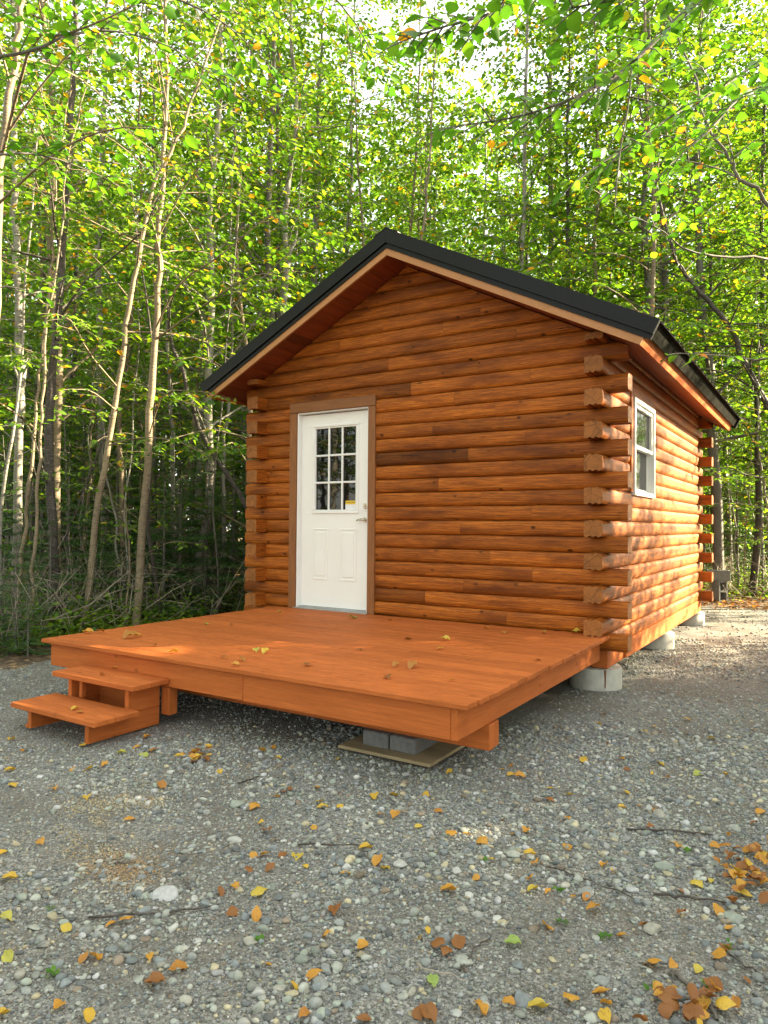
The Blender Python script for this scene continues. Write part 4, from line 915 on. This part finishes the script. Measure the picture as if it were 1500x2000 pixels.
def far_woods():
    r = np.random.default_rng(44); lv = Leaves(); w = Wood()
    n = 190000; z = r.uniform(22, 40, n); s = r.uniform(-0.66, 0.66, n)*z; h = r.uniform(0, 1, n)**1.35*(15+z*0.1)
    P = CAM+FW*z[:, None]*[1, 1, 0]+RT*s[:, None]*[1, 1, 0]; P[:, 2] = G+h
    cl = vnoise(P[:, 0]+0.6*P[:, 2], P[:, 1]+0.8*P[:, 2], 0.55, 21)+0.6*vnoise(P[:, 0]-P[:, 2], P[:, 1], 1.3, 22)
    keep = cl > -0.12+0.35*smooth(9, 20, h); P = P[keep]; m = len(P)
    lv.add(P, r.normal(0, 1, (m, 3)), np.array([0, 0, 0.7])+r.normal(0, 0.6, (m, 3)), r.uniform(0.18, 0.42, m))
    for i in range(150):
        z = r.uniform(20, 40); s = r.uniform(-0.64, 0.64)*z; p = CAM+FW*z+RT*s; p[2] = G-0.1; H = r.uniform(9, 16)
        w.tube(np.stack([p, p+[r.normal(0, 0.2), r.normal(0, 0.2), H*0.5], p+[r.normal(0, 0.5), r.normal(0, 0.5), H]]), np.array([1, 0.8, 0.3])*r.uniform(0.05, 0.12), 6)
    a = lv.mesh('far_woods', M['leaf'], r)
    me = w.mesh('far_trunks', M['bark_grey']) 
    o1 = bpy.data.objects.new('far_woods', a); link(o1); tag(o1, 'deep woods closing off the view behind the cabin', 'woods', None, 'stuff')
    o2 = bpy.data.objects.new('far_trunks', me); link(o2); tag(o2, 'crowd of far grey trunks deep in the woods', 'trunks', None, 'stuff')
far_woods()
# ================================================================== gravel, stones, leaves
def ico(sub):
    t = (1+5**0.5)/2
    v = [(-1, t, 0), (1, t, 0), (-1, -t, 0), (1, -t, 0), (0, -1, t), (0, 1, t), (0, -1, -t), (0, 1, -t), (t, 0, -1), (t, 0, 1), (-t, 0, -1), (-t, 0, 1)]
    f = [(0, 11, 5), (0, 5, 1), (0, 1, 7), (0, 7, 10), (0, 10, 11), (1, 5, 9), (5, 11, 4), (11, 10, 2), (10, 7, 6), (7, 1, 8), (3, 9, 4), (3, 4, 2), (3, 2, 6), (3, 6, 8), (3, 8, 9), (4, 9, 5), (2, 4, 11), (6, 2, 10), (8, 6, 7), (9, 8, 1)]
    v = [unit(np.array(q, float)) for q in v]
    for _ in range(sub):
        c = {}; nf = []
        def mid(a, b):
            k = (min(a, b), max(a, b))
            if k not in c: c[k] = len(v); v.append(unit(v[a]+v[b]))
            return c[k]
        for a, b, d in f: x, y, z = mid(a, b), mid(b, d), mid(d, a); nf += [(a, x, z), (b, y, x), (d, z, y), (x, y, z)]
        f = nf
    return np.array(v), np.array(f)
PAL = np.array([(0.150, 0.155, 0.155), (0.115, 0.125, 0.135), (0.20, 0.205, 0.19), (0.255, 0.26, 0.24), (0.17, 0.185, 0.165), (0.26, 0.215, 0.15), (0.145, 0.115, 0.09), (0.32, 0.31, 0.275), (0.085, 0.088, 0.092), (0.20, 0.19, 0.17)])
PAL = np.minimum(PAL*np.array([1.46, 1.48, 1.40]), 0.36)
PW = np.array([0.2, 0.17, 0.17, 0.09, 0.11, 0.05, 0.05, 0.04, 0.07, 0.05]); PW = PW/PW.sum()
def stones_np(X, Y, S, r, sub, flat=0.55):
    bv, bf = ico(sub); n = len(X); m = len(bv)
    a = r.uniform(0, 6.28, n); ex = r.uniform(0.62, 1.0, n); fz = r.uniform(0.35, 0.8, n)*flat/0.55
    J = r.normal(0, 0.2, (n, m, 1)) if sub == 0 else 0
    V = bv[None]*(1+J)
    if sub:                                           # a few flattened sides
        for _ in range(8):
            q = unit(r.normal(0, 1, (n, 1, 3))); h = r.uniform(0.45, 0.88, (n, 1, 1)); d = (V*q).sum(-1, keepdims=True); V = V-q*np.maximum(d-h, 0)*0.85
    V = V*np.stack([np.ones(n), ex, fz], 1)[:, None, :]*S[:, None, None]
    tl = r.normal(0, 0.22, (n, 1)); V = np.stack([V[..., 0], V[..., 1]*np.cos(tl)-V[..., 2]*np.sin(tl), V[..., 1]*np.sin(tl)+V[..., 2]*np.cos(tl)], -1)
    c, s = np.cos(a)[:, None], np.sin(a)[:, None]
    V = np.stack([V[..., 0]*c-V[..., 1]*s, V[..., 0]*s+V[..., 1]*c, V[..., 2]], -1)
    V[..., 0] += X[:, None]; V[..., 1] += Y[:, None]; V[..., 2] += (height(X, Y)+S*fz*0.32)[:, None]
    F = bf[None]+(np.arange(n)*m)[:, None, None]
    col = PAL[r.choice(len(PAL), n, p=PW)]*r.uniform(0.7, 1.4, (n, 1)); col = np.concatenate([col, np.ones((n, 1))], 1)
    return V.reshape(-1, 3), F.reshape(-1, 3), np.repeat(col, m, axis=0)
def free(X, Y):
    under = (X > 0.9) & (X < 3.9) & (Y > -2.0) & (Y < 4.8)
    pier = np.zeros(len(X), bool)
    for y in (0.19, 2.66, 5.02): pier |= (X-4.05)**2+(Y-y)**2 < 0.235**2
    pad = (X > 3.19) & (X < 3.87) & (Y > -2.55) & (Y < -2.03)
    st = ((np.abs(X-1.194) < 0.03) | (np.abs(X-1.82) < 0.03)) & (Y > -3.38) & (Y < -2.78)
    return ~(under | pier | pad | st)
def gravel():
    r = np.random.default_rng(77); VV = []; FF = []; CC = []; nv = 0
    for n, z0, z1, smin, smax, pw, sub in ((78000, 1.35, 4.6, 0.003, 0.0105, 2.2, 0), (13000, 1.35, 5.0, 0.008, 0.025, 1.5, 1), (60000, 4.4, 8.6, 0.0045, 0.0135, 2.0, 0), (6500, 4.6, 9.0, 0.011, 0.026, 1.5, 1), (9000, 8.4, 15, 0.009, 0.024, 1.6, 0)):
        z = np.sqrt(r.uniform(z0**2, z1**2, n)); s = r.uniform(-1, 1, n)*(0.56*z+0.25)
        p = CAM[:2]+FW[:2]/np.linalg.norm(FW[:2])*z[:, None]+(RT[:2]*s[:, None]); X, Y = p[:, 0], p[:, 1]
        pat = vnoise(X, Y, 2.4, 31)+0.6*vnoise(X, Y, 5.5, 32)
        pw2 = 1.3 if sub == 0 else 2.6
        k = free(X, Y) & (litter(X, Y)+r.uniform(-0.25, 0.25, n) < 0.45) & (pat*pw2+r.uniform(-0.9, 0.9, n) > (-0.5 if sub == 0 else -0.1))
        X, Y = X[k], Y[k]; S = smin+(smax-smin)*r.random(len(X))**(pw*1.5)
        V, F, Cc = stones_np(X, Y, S, r, sub); VV.append(V); FF.append(F+nv); CC.append(Cc); nv += len(V)
    me = np_mesh('gravel', np.concatenate(VV), [np.concatenate(FF)], {'col': np.concatenate(CC)}, False, M['stone'])
    o = bpy.data.objects.new('gravel', me); link(o); tag(o, 'loose grey gravel covering the clearing', 'gravel', None, 'stuff')
gravel()
ORD = ['first', 'second', 'third', 'fourth', 'fifth', 'sixth', 'seventh', 'eighth', 'ninth', 'tenth', 'eleventh', 'twelfth', 'thirteenth', 'fourteenth', 'fifteenth', 'sixteenth', 'seventeenth', 'eighteenth']
def big_stones():
    r = np.random.default_rng(88)
    A = [(648, 697, 112, 7), (135, 830, 62, 2), (915, 483, 66, 3), (925, 340, 66, 4), (1275, 990, 62, 0), (1250, 1047, 92, 0), (1010, 1088, 82, 3), (1090, 1065, 52, 9), (1140, 1090, 62, 5), (978, 885, 66, 9), (545, 1032, 52, 2), (1290, 928, 60, 7), (435, 915, 55, 1), (300, 1080, 40, 6)]
    B = [(62, 580, 65, 3), (285, 607, 52, 3), (505, 540, 72, 2), (1095, 582, 82, 4), (970, 677, 52, 7), (1075, 645, 52, 4), (445, 722, 50, 7), (465, 805, 52, 5), (225, 882, 95, 1), (315, 955, 78, 2), (525, 972, 62, 1), (660, 952, 42, 5), (1050, 838, 82, 9), (975, 800, 46, 4), (1355, 785, 92, 4), (690, 614, 62, 0), (785, 685, 72, 0), (850, 1037, 72, 0), (545, 1107, 92, 1), (280, 1157, 52, 3), (995, 1118, 46, 4), (1075, 378, 62, 9), (1460, 1120, 66, 1), (1370, 435, 56, 2), (1250, 540, 56, 2), (1085, 955, 55, 1)]
    Q = [(x/2, 1400+y/2, w/2, c) for x, y, w, c in A]+[(750+x/2, 1400+y/2, w/2, c) for x, y, w, c in B]
    rows = {'along the bottom edge': [q for q in Q if q[1] > 1875], 'halfway down the gravel': [q for q in Q if 1740 < q[1] <= 1875], 'of the farther gravel': [q for q in Q if q[1] <= 1740]}
    names = ['grey', 'bluish grey', 'light grey', 'pale greenish grey', 'greenish grey', 'tan', 'brown', 'whitish', 'dark grey', 'yellowish grey']
    for row, qs in rows.items():
        for i, (x, y, w, c) in enumerate(sorted(qs)):
            p = onz(x, y, G); Z = (p-CAM)@FW; S = np.array([0.5*w*Z/1380])
            V, F, _ = stones_np(p[0:1], p[1:2], S, r, 2, 0.42)
            z = float(height(p[0:1], p[1:2])[0]); V = V-np.array([p[0], p[1], z])
            col = np.tile(np.array([*(PAL[c]*1.1), 1.0]), (len(V), 1))
            me = np_mesh('stone', V, [F], {'col': col}, True, M['stone']); o = bpy.data.objects.new('stone', me); o.location = (p[0], p[1], z); link(o)
            tag(o, f'{names[c]} stone, {ORD[i]} from left among big stones {row}', 'stone', 'large stones in the gravel')
big_stones()
# ---- fallen leaves: a few shapes in a few colours, each leaf an object
COLS = {'y': (0.80, 'yellow'), 'Y': (0.86, 'bright yellow'), 'o': (0.52, 'orange'), 'O': (0.58, 'bright orange'), 't': (0.34, 'tan'), 'b': (0.12, 'brown'), 'g': (0.94, 'yellow-green'), 'G': (1.0, 'green')}
LEAFS = {}
def leaf_shape(kc, v):
    if (kc, v) in LEAFS: return LEAFS[(kc, v)]
    r = np.random.default_rng(60+v); lv = Leaves()
    lv.add(np.array([[-0.5, 0, 0.03]]), np.array([[1.0, 0, 0.04+0.05*(v % 3)]]), np.array([[0, 0.12*(v-2), 1.0]]), np.array([1.0]))
    me = lv.mesh('fallen_leaf', M['fallen'], r, 5, np.array([COLS[kc][0]+r.uniform(-0.03, 0.03)]), [1.0, 0.85, 1.15, 0.9, 1.05][v], [0.30, 0.55, 0.15, 0.8, 0.35][v], [0.10, -0.12, 0.22, -0.25, 0.05][v])
    n = len(me.vertices); a = np.empty(n*3, np.float32); me.vertices.foreach_get('co', a); a = a.reshape(-1, 3); a[:, 2] += r.normal(0, 0.035, n)+0.10*np.sin(a[:, 0]*5+v)*np.cos(a[:, 1]*7); a[:, 2] -= a[:, 2].min(); me.vertices.foreach_set('co', a.ravel()); me.update()
    st = Wood()
    LEAFS[(kc, v)] = me; return me
LR = np.random.default_rng(99)
def drop(p, kc, size, label, group, tilt=0.12):
    me = leaf_shape(kc, int(LR.integers(0, 5))); o = bpy.data.objects.new('fallen_leaf', me); o.location = Vector([float(q) for q in p])
    o.rotation_euler = (LR.normal(0, tilt), LR.normal(0, tilt), LR.uniform(0, 6.28)); s = size; o.scale = (s, s, s); link(o)
    return tag(o, label, 'leaf', group)
DECK_L = [(690, 1207, 'g', .085, 'yellow-green leaf on the deck right in front of the door'), (545, 1196, 'g', .05, 'small yellow-green leaf by the left foot of the door casing'), (402, 1219, 'g', .055, 'yellow-green leaf on the deck near its left rear edge'), (452, 1221, 'b', .04, 'small brown leaf on the deck left of the door'), (500, 1272, 'g', .05, 'greenish leaf in the cluster left of the deck middle'), (518, 1275, 'Y', .06, 'brightest yellow leaf in the cluster left of the deck middle'), (472, 1290, 't', .055, 'tan leaf in the cluster left of the deck middle'), (460, 1300, 'o', .045, 'orange leaf in front of the deck cluster'), (437, 1286, 'b', .035, 'tiny brown leaf left of the deck cluster'), (340, 1275, 'y', .055, 'yellow leaf near the front edge of the deck, above the steps'), (300, 1262, 't', .04, 'small tan leaf near the front left of the deck'), (255, 1246, 't', .10, 'largest tan leaf near the left edge of the deck'), (268, 1243, 'o', .05, 'orange leaf touching the large tan leaf'), (172, 1237, 'o', .07, 'orange leaf at the left rear edge of the deck'), (195, 1236, 't', .06, 'tan leaf beside the orange one at the left rear edge'), (870, 1250, 'Y', .06, 'bright yellow leaf on the deck right of the middle'), (860, 1268, 'o', .045, 'small orange leaf in front of the bright yellow one'), (798, 1249, 'b', .05, 'curled brown leaf on the deck right of the door'), (773, 1301, 't', .05, 'tan leaf in the middle of the deck front'), (806, 1304, 't', .07, 'larger tan leaf in the middle of the deck front'), (757, 1324, 'b', .06, 'brown leaf closest to the front edge of the deck'), (600, 1300, 'b', .05, 'brown leaf on the deck below the door'), (702, 1270, 'b', .035, 'tiny brown leaf on the deck middle'), (950, 1228, 'o', .045, 'orange leaf close to the wall, right part of the deck'), (985, 1237, 't', .05, 'tan leaf close to the wall, right part of the deck'), (1125, 1237, 'Y', .07, 'yellow leaf against the log end at the right rear corner'), (1062, 1236, 't', .045, 'tan leaf close to the right rear corner of the deck'), (760, 1212, 't', .045, 'tan leaf near the wall just right of the door'), (588, 1205, 'b', .03, 'tiny brown leaf in front of the threshold'), (1050, 1290, 'b', .04, 'small brown leaf near the right edge of the deck'), (880, 1330, 'o', .03, 'tiny orange leaf near the right front corner of the deck')]
for x, y, kc, s, lab in DECK_L: drop(onz(x, y, 0.003), kc, s*1.4, lab, 'fallen leaves on the deck', 0.06)
for x, y, z, kc, s, lab in ((228, 1306, -.149, 'y', .06, 'yellow leaf on the upper step'), (200, 1319, -.149, 't', .05, 'tan leaf on the upper step'), (147, 1386, -.313, 'y', .065, 'yellow leaf on the lower step'), (156, 1392, -.313, 't', .05, 'tan leaf beside the yellow one on the lower step')):
    drop(onz(x, y, z), kc, s, lab, 'fallen leaves on the steps', 0.05)
GA = [(45, 85, 'y'), (325, 110, 'y'), (90, 128, 't'), (40, 208, 'y'), (285, 205, 'o'), (345, 203, 'y'), (410, 186, 'o'), (215, 278, 'o'), (50, 265, 'y'), (345, 315, 'y'), (505, 398, 'o'), (160, 490, 'o'), (10, 530, 'y'), (38, 640, 'y'), (630, 268, 't'), (535, 115, 'o'), (575, 78, 'o'), (560, 148, 'g'), (600, 130, 't'), (475, 140, 'g'), (860, 216, 'y'), (1070, 120, 'o'), (1085, 163, 'y'), (1025, 133, 'o'), (1320, 165, 'y'), (1240, 275, 'o'), (1080, 310, 'o'), (1105, 290, 'b'), (1130, 285, 'b'), (990, 352, 'o'), (1250, 328, 'y'), (1260, 350, 'y'), (1330, 350, 'y'), (1465, 315, 'y'), (1020, 418, 'y'), (1040, 455, 'b'), (1225, 430, 'O'), (1430, 518, 'y'), (1160, 562, 'Y'), (1350, 617, 'O'), (1480, 570, 'o'), (990, 548, 'o'), (1030, 550, 'o'), (1105, 550, 'b'), (970, 612, 'b'), (1055, 603, 'b'), (860, 693, 'b'), (920, 677, 'o'), (1015, 703, 'Y'), (905, 778, 'b'), (1000, 790, 'o'), (1315, 770, 'b'), (1280, 867, 'o'), (435, 820, 'o'), (495, 808, 'o'), (255, 838, 'Y'), (25, 797, 'g'), (35, 955, 'g'), (370, 962, 'o'), (585, 950, 'O'), (695, 995, 't'), (605, 1055, 'b'), (1228, 1025, 'o'), (225, 1155, 'o'), (345, 1190, 'y'), (1185, 1185, 't'), (5, 1190, 'y'), (330, 955, 't')]
GB = [(835, 33, 'y'), (1185, 15, 'y'), (1015, 65, 'Y'), (1280, 90, 'Y'), (780, 175, 'y'), (930, 167, 'o'), (950, 207, 'b'), (1080, 185, 'y'), (1105, 243, 't'), (1225, 227, 'g'), (495, 227, 'y'), (530, 237, 'o'), (40, 305, 'y'), (165, 307, 'y'), (395, 367, 'o'), (45, 387, 'o'), (650, 282, 'y'), (720, 305, 'Y'), (930, 355, 'y'), (135, 430, 'Y'), (262, 460, 'o'), (388, 490, 'o'), (715, 402, 'o'), (552, 447, 'o'), (717, 512, 'o'), (570, 540, 'y'), (595, 580, 'o'), (862, 583, 'o'), (575, 645, 'o'), (585, 685, 'Y'), (255, 690, 'o'), (5, 598, 'Y'), (820, 765, 'o'), (1040, 425, 'b'), (505, 897, 'G'), (187, 1040, 'G'), (1050, 980, 'o'), (605, 1148, 'Y'), (370, 1150, 'o'), (490, 1127, 'o'), (730, 1115, 'O'), (850, 1085, 'o'), (870, 1135, 'o'), (865, 1185, 'y'), (1305, 945, 'o'), (1330, 910, 'b'), (1225, 655, 'Y'), (140, 1165, 'b'), (170, 1175, 'b'), (210, 895, 'b'), (290, 885, 'b'), (1165, 780, 'b'), (640, 835, 'o'), (150, 15, 'y'), (1290, 505, 'o'), (1470, 372, 'o')]
gl = [(x/2, 1400+y/2, c) for x, y, c in GA]+[(750+x/2, 1400+y/2, c) for x, y, c in GB]
for x, y, kc in gl:
    p = onz(x, y, G); p[2] = float(height(p[0:1], p[1:2])[0])+0.005
    zn = ('near the wooden steps' if x < 480 and y < 1560 else 'on the left foreground gravel' if x < 480 else 'between the deck and the middle foreground' if y < 1640 and x < 900 else 'on the middle foreground gravel' if x < 1000 else 'on the gravel right of the deck' if y < 1640 else 'on the right foreground gravel')
    drop(p, kc, LR.uniform(0.042, 0.072), f'{COLS[kc][1]} fallen leaf {zn}', 'fallen leaves on the gravel', 0.2)
for n, cx, cy, sx, sy, nm in ((52, 1472, 1700, 38, 36, 'in the heap at the right edge'), (27, 1352, 1966, 42, 30, 'in the heap under the grey stick, bottom right'), (16, 385, 1472, 20, 13, 'in the small heap in front of the steps')):
    for i in range(n):
        x, y = LR.normal(cx, sx), LR.normal(cy, sy)
        if x > 1540 or y > 2040: continue
        kc = LR.choice(list('ooOttbbbbbyt')) ; p = onz(x, y, G); p[2] = float(height(p[0:1], p[1:2])[0])+LR.uniform(0.004, 0.035)
        drop(p, kc, LR.uniform(0.04, 0.07), f'{COLS[kc][1]} fallen leaf {nm}', 'fallen leaves in heaps', 0.28)
for i in range(46):
    x, y = LR.uniform(480, 1500), 1380+620*LR.random()**1.2
    if y < 1440 and x < 1000: continue
    p = onz(x, y, G); p[2] = float(height(p[0:1], p[1:2])[0])+0.006; kc = LR.choice(list('yyoooYtbb'))
    zn = ('between the deck and the middle foreground' if y < 1640 and x < 900 else 'on the middle foreground gravel' if x < 1000 else 'on the gravel right of the deck' if y < 1640 else 'on the right foreground gravel')
    drop(p, kc, LR.uniform(0.03, 0.055), f'{COLS[kc][1]} fallen leaf {zn}', 'fallen leaves on the gravel', 0.2)
def litter_leaves():
    r = np.random.default_rng(101); n = 9000; z = np.sqrt(r.uniform(8**2, 19**2, n)); s = np.where(r.random(n) < 0.45, r.uniform(0.30, 0.62, n), r.uniform(-0.62, -0.1, n))*z
    P = CAM+FW*z[:, None]+RT*s[:, None]; k = litter(P[:, 0], P[:, 1])+r.uniform(-0.4, 0.1, n) > 0.12; P = P[k]; P[:, 2] = height(P[:, 0], P[:, 1])+r.uniform(0.005, 0.03, len(P)); m = len(P)
    lv = Leaves(); lv.add(P, r.normal(0, 1, (m, 3))*[1, 1, 0.15], np.array([0, 0, 1.0])+r.normal(0, 0.35, (m, 3)), r.uniform(0.05, 0.10, m))
    o = bpy.data.objects.new('leaf_litter', lv.mesh('leaf_litter', M['fallen'], r, 2, r.random(m)**1.6*0.75)); link(o); tag(o, 'brown leaf litter on the forest floor around the cabin', 'leaf litter', None, 'stuff')
litter_leaves()
# ---- sawdust, sticks, weeds
def sawdust():
    m, n, l, b = new_mat('sawdust'); l.new(attr(n, 'col', 'Color'), b.inputs['Base Color']); b.inputs['Roughness'].default_value = 0.9
    r = np.random.default_rng(66); V = []; Cc = []
    for cx, cy, sx, sy, k, col in ((180, 1612, 42, 34, 5200, (0.55, 0.43, 0.22)), (255, 1552, 38, 20, 1900, (0.52, 0.42, 0.24)), (232, 1690, 42, 26, 3400, (0.42, 0.27, 0.13)), (1030, 1446, 40, 16, 2000, (0.42, 0.36, 0.2))):
        for i in range(k):
            x, y = r.normal(cx, sx)+0.4*r.normal(0, sx)*(r.random() < 0.3), r.normal(cy, sy); p = onz(x, y, G)
            if vnoise(p[0:1], p[1:2], 9.0, 71)[0]+0.7*vnoise(p[0:1], p[1:2], 22.0, 72)[0] < r.uniform(-0.25, 0.45): continue
            p = p*1.0; p[2] = float(height(p[0:1], p[1:2])[0])+r.uniform(0.002, 0.011)
            d = unit(r.normal(0, 1, 3)*[1, 1, 0.25])*r.uniform(0.0015, 0.005); q = unit(np.cross(d, [0, 0, 1]))*r.uniform(0.0008, 0.002)
            V.append(np.stack([p-d-q, p+d-q, p+d+q, p-d+q])); Cc.append(np.tile([*(np.array(col)*r.uniform(0.6, 1.25)), 1], (4, 1)))
    V = np.concatenate(V); F = np.arange(len(V)).reshape(-1, 4)
    o = bpy.data.objects.new('sawdust', np_mesh('sawdust', V, [F], {'col': np.concatenate(Cc)}, False, m)); link(o); tag(o, 'pale sawdust spilled on the gravel in front of the steps', 'sawdust', None, 'stuff')
sawdust()
STK = [([(170, 1800), (300, 1790), (425, 1775)], 4.5, 'bark_dark', 'dark thin stick lying on the left foreground gravel'), ([(585, 1652), (650, 1651), (715, 1654)], 3.5, 'bark_dark', 'dark thin stick in the middle of the foreground'), ([(1225, 1619), (1325, 1624), (1410, 1633)], 4, 'bark_dark', 'long thin stick on the right gravel, pointing at the leaf heap'), ([(1280, 1750), (1350, 1756), (1450, 1768)], 5, 'bark_dark', 'dark stick just below the right leaf heap'), ([(1320, 1908), (1360, 1945), (1405, 2000)], 11, 'bark_grey', 'thick grey stick lying across the bottom right leaf heap'), ([(1070, 1697), (1150, 1722), (1240, 1760)], 3, 'bark_dark', 'thin bent stick right of the middle foreground'), ([(1000, 1950), (1060, 1967), (1100, 1990)], 5, 'bark_dark', 'dark stick near the bottom edge, right of the middle'), ([(815, 1892), (875, 1907), (915, 1922)], 3, 'twig', 'pale bent twig near the bottom middle'), ([(465, 1532), (505, 1517)], 4, 'bark_dark', 'short stick on gravel between steps and blocks'), ([(225, 1686), (262, 1686)], 5, 'bark_grey', 'short grey stick beside the sawdust'), ([(360, 1718), (373, 1742)], 6, 'bark_grey', 'short grey stick by the flat pale stone'), ([(1420, 1870), (1460, 1895), (1510, 1925)], 5, 'bark_dark', 'dark stick leaving the right edge below the leaf heap'), ([(900, 1900), (925, 1860), (960, 1835)], 4, 'bark_dark', 'dark twig beside the large bluish stone')]
for pts, w, bk, lab in STK:
    r = np.random.default_rng(int(pts[0][0])); P = np.array([onz(x, y, G) for x, y in pts]); P[:, 2] = height(P[:, 0], P[:, 1])+0.012; Z = float((P[0]-CAM)@FW)
    P = resample(P, 12); P += r.normal(0, 0.004, P.shape)*[1, 1, 0.5]; wd = Wood(); wd.tube(P-P[0], np.linspace(1, 0.6, 12)*w*0.5*Z/1380, 6); o = bpy.data.objects.new('stick', wd.mesh('stick', M[bk])); o.location = Vector(P[0].tolist()); link(o); tag(o, lab, 'stick')
WD = [(1100, 1804, 'tiny weed in the gravel right of the middle'), (1281, 1938, 'three leaved clover at the bottom right'), (1340, 1660, 'small weed near the right leaf heap'), (1382, 1930, 'small weed by the grey stick'), (95, 1778, 'small grass tuft on the left gravel'), (1090, 1740, 'tiny weed beside a grey stone'), (505, 1843, 'tiny weed beside the pale stone in the middle'), (950, 1680, 'tiny weed right of a yellow leaf'), (1180, 1834, 'small weed in front of the brownish stone'), (1422, 1850, 'small weed left of the curled orange leaf'), (105, 1910, 'small weed at the bottom left')]
for i, (x, y, lab) in enumerate(WD):
    r = np.random.default_rng(i); p = onz(x, y, G); p[2] = float(height(p[0:1], p[1:2])[0]); lv = Leaves(); n = 9
    a = r.uniform(0, 6.28, n); lv.add(np.stack([np.cos(a)*0.004, np.sin(a)*0.004, np.full(n, 0.004)], 1)+r.normal(0, 0.006, (n, 3))*[1, 1, 0.5], np.stack([np.cos(a), np.sin(a), r.uniform(0.3, 1.2, n)], 1), np.stack([-np.cos(a)*0.5, -np.sin(a)*0.5, np.ones(n)], 1), r.uniform(0.012, 0.026, n))
    o = bpy.data.objects.new('weed', lv.mesh('weed', M['leafnear'], r, 5 if i != 4 else 2, r.uniform(0.3, 0.9, n), 1.0 if i != 4 else 0.2)); o.location = Vector(p.tolist()); link(o); tag(o, lab, 'weed', 'weeds in the gravel')
# ---- broken stump and snag beside the deck
def broken(x, y, h, w, lab, lean, bk, seed):
    r = np.random.default_rng(seed); p = onz(x, y, G); p[2] = float(height(p[0:1], p[1:2])[0]); Z = float((p-CAM)@FW); r0 = w*Z/1380/2
    t = np.linspace(0, 1, 9); P = np.stack([lean*t*h, 0*t, t*h-0.04], 1); V, F = tube_np(P, r0*np.interp(t, [0, 0.15, 1], [1.5, 1.1, 0.95]), 14)
    V = V.reshape(9, 14, 3); V[-1, :, 2] += r.uniform(-0.25, 0.35, 14)*h*0.5; V += r.normal(0, r0*0.06, V.shape); cap = np.arange(8*14, 9*14)[None]
    e = empty('stump', p, lab, 'stump'); o = bpy.data.objects.new('trunk', np_mesh('trunk', V.reshape(-1, 3), [F], None, True, M[bk])); link(o, e)
    q = V[-1]*[1, 1, 1]; c = q.mean(0)-[0, 0, 0.05]; vv = np.vstack([q*0.995+c*0.005, c[None]]); f = np.array([[i, (i+1) % 14, 14] for i in range(14)]); o = bpy.data.objects.new('broken_wood', np_mesh('broken_wood', vv, [f], None, False, M['raw'])); link(o, e)
broken(118, 1240, 0.42, 15, 'broken pale snag standing behind the left corner of the deck', 0.06, 'twig', 1)
broken(420, 1192, 0.30, 26, 'grey rotten stump behind the deck by the cabin wall', -0.08, 'bark_grey', 2)
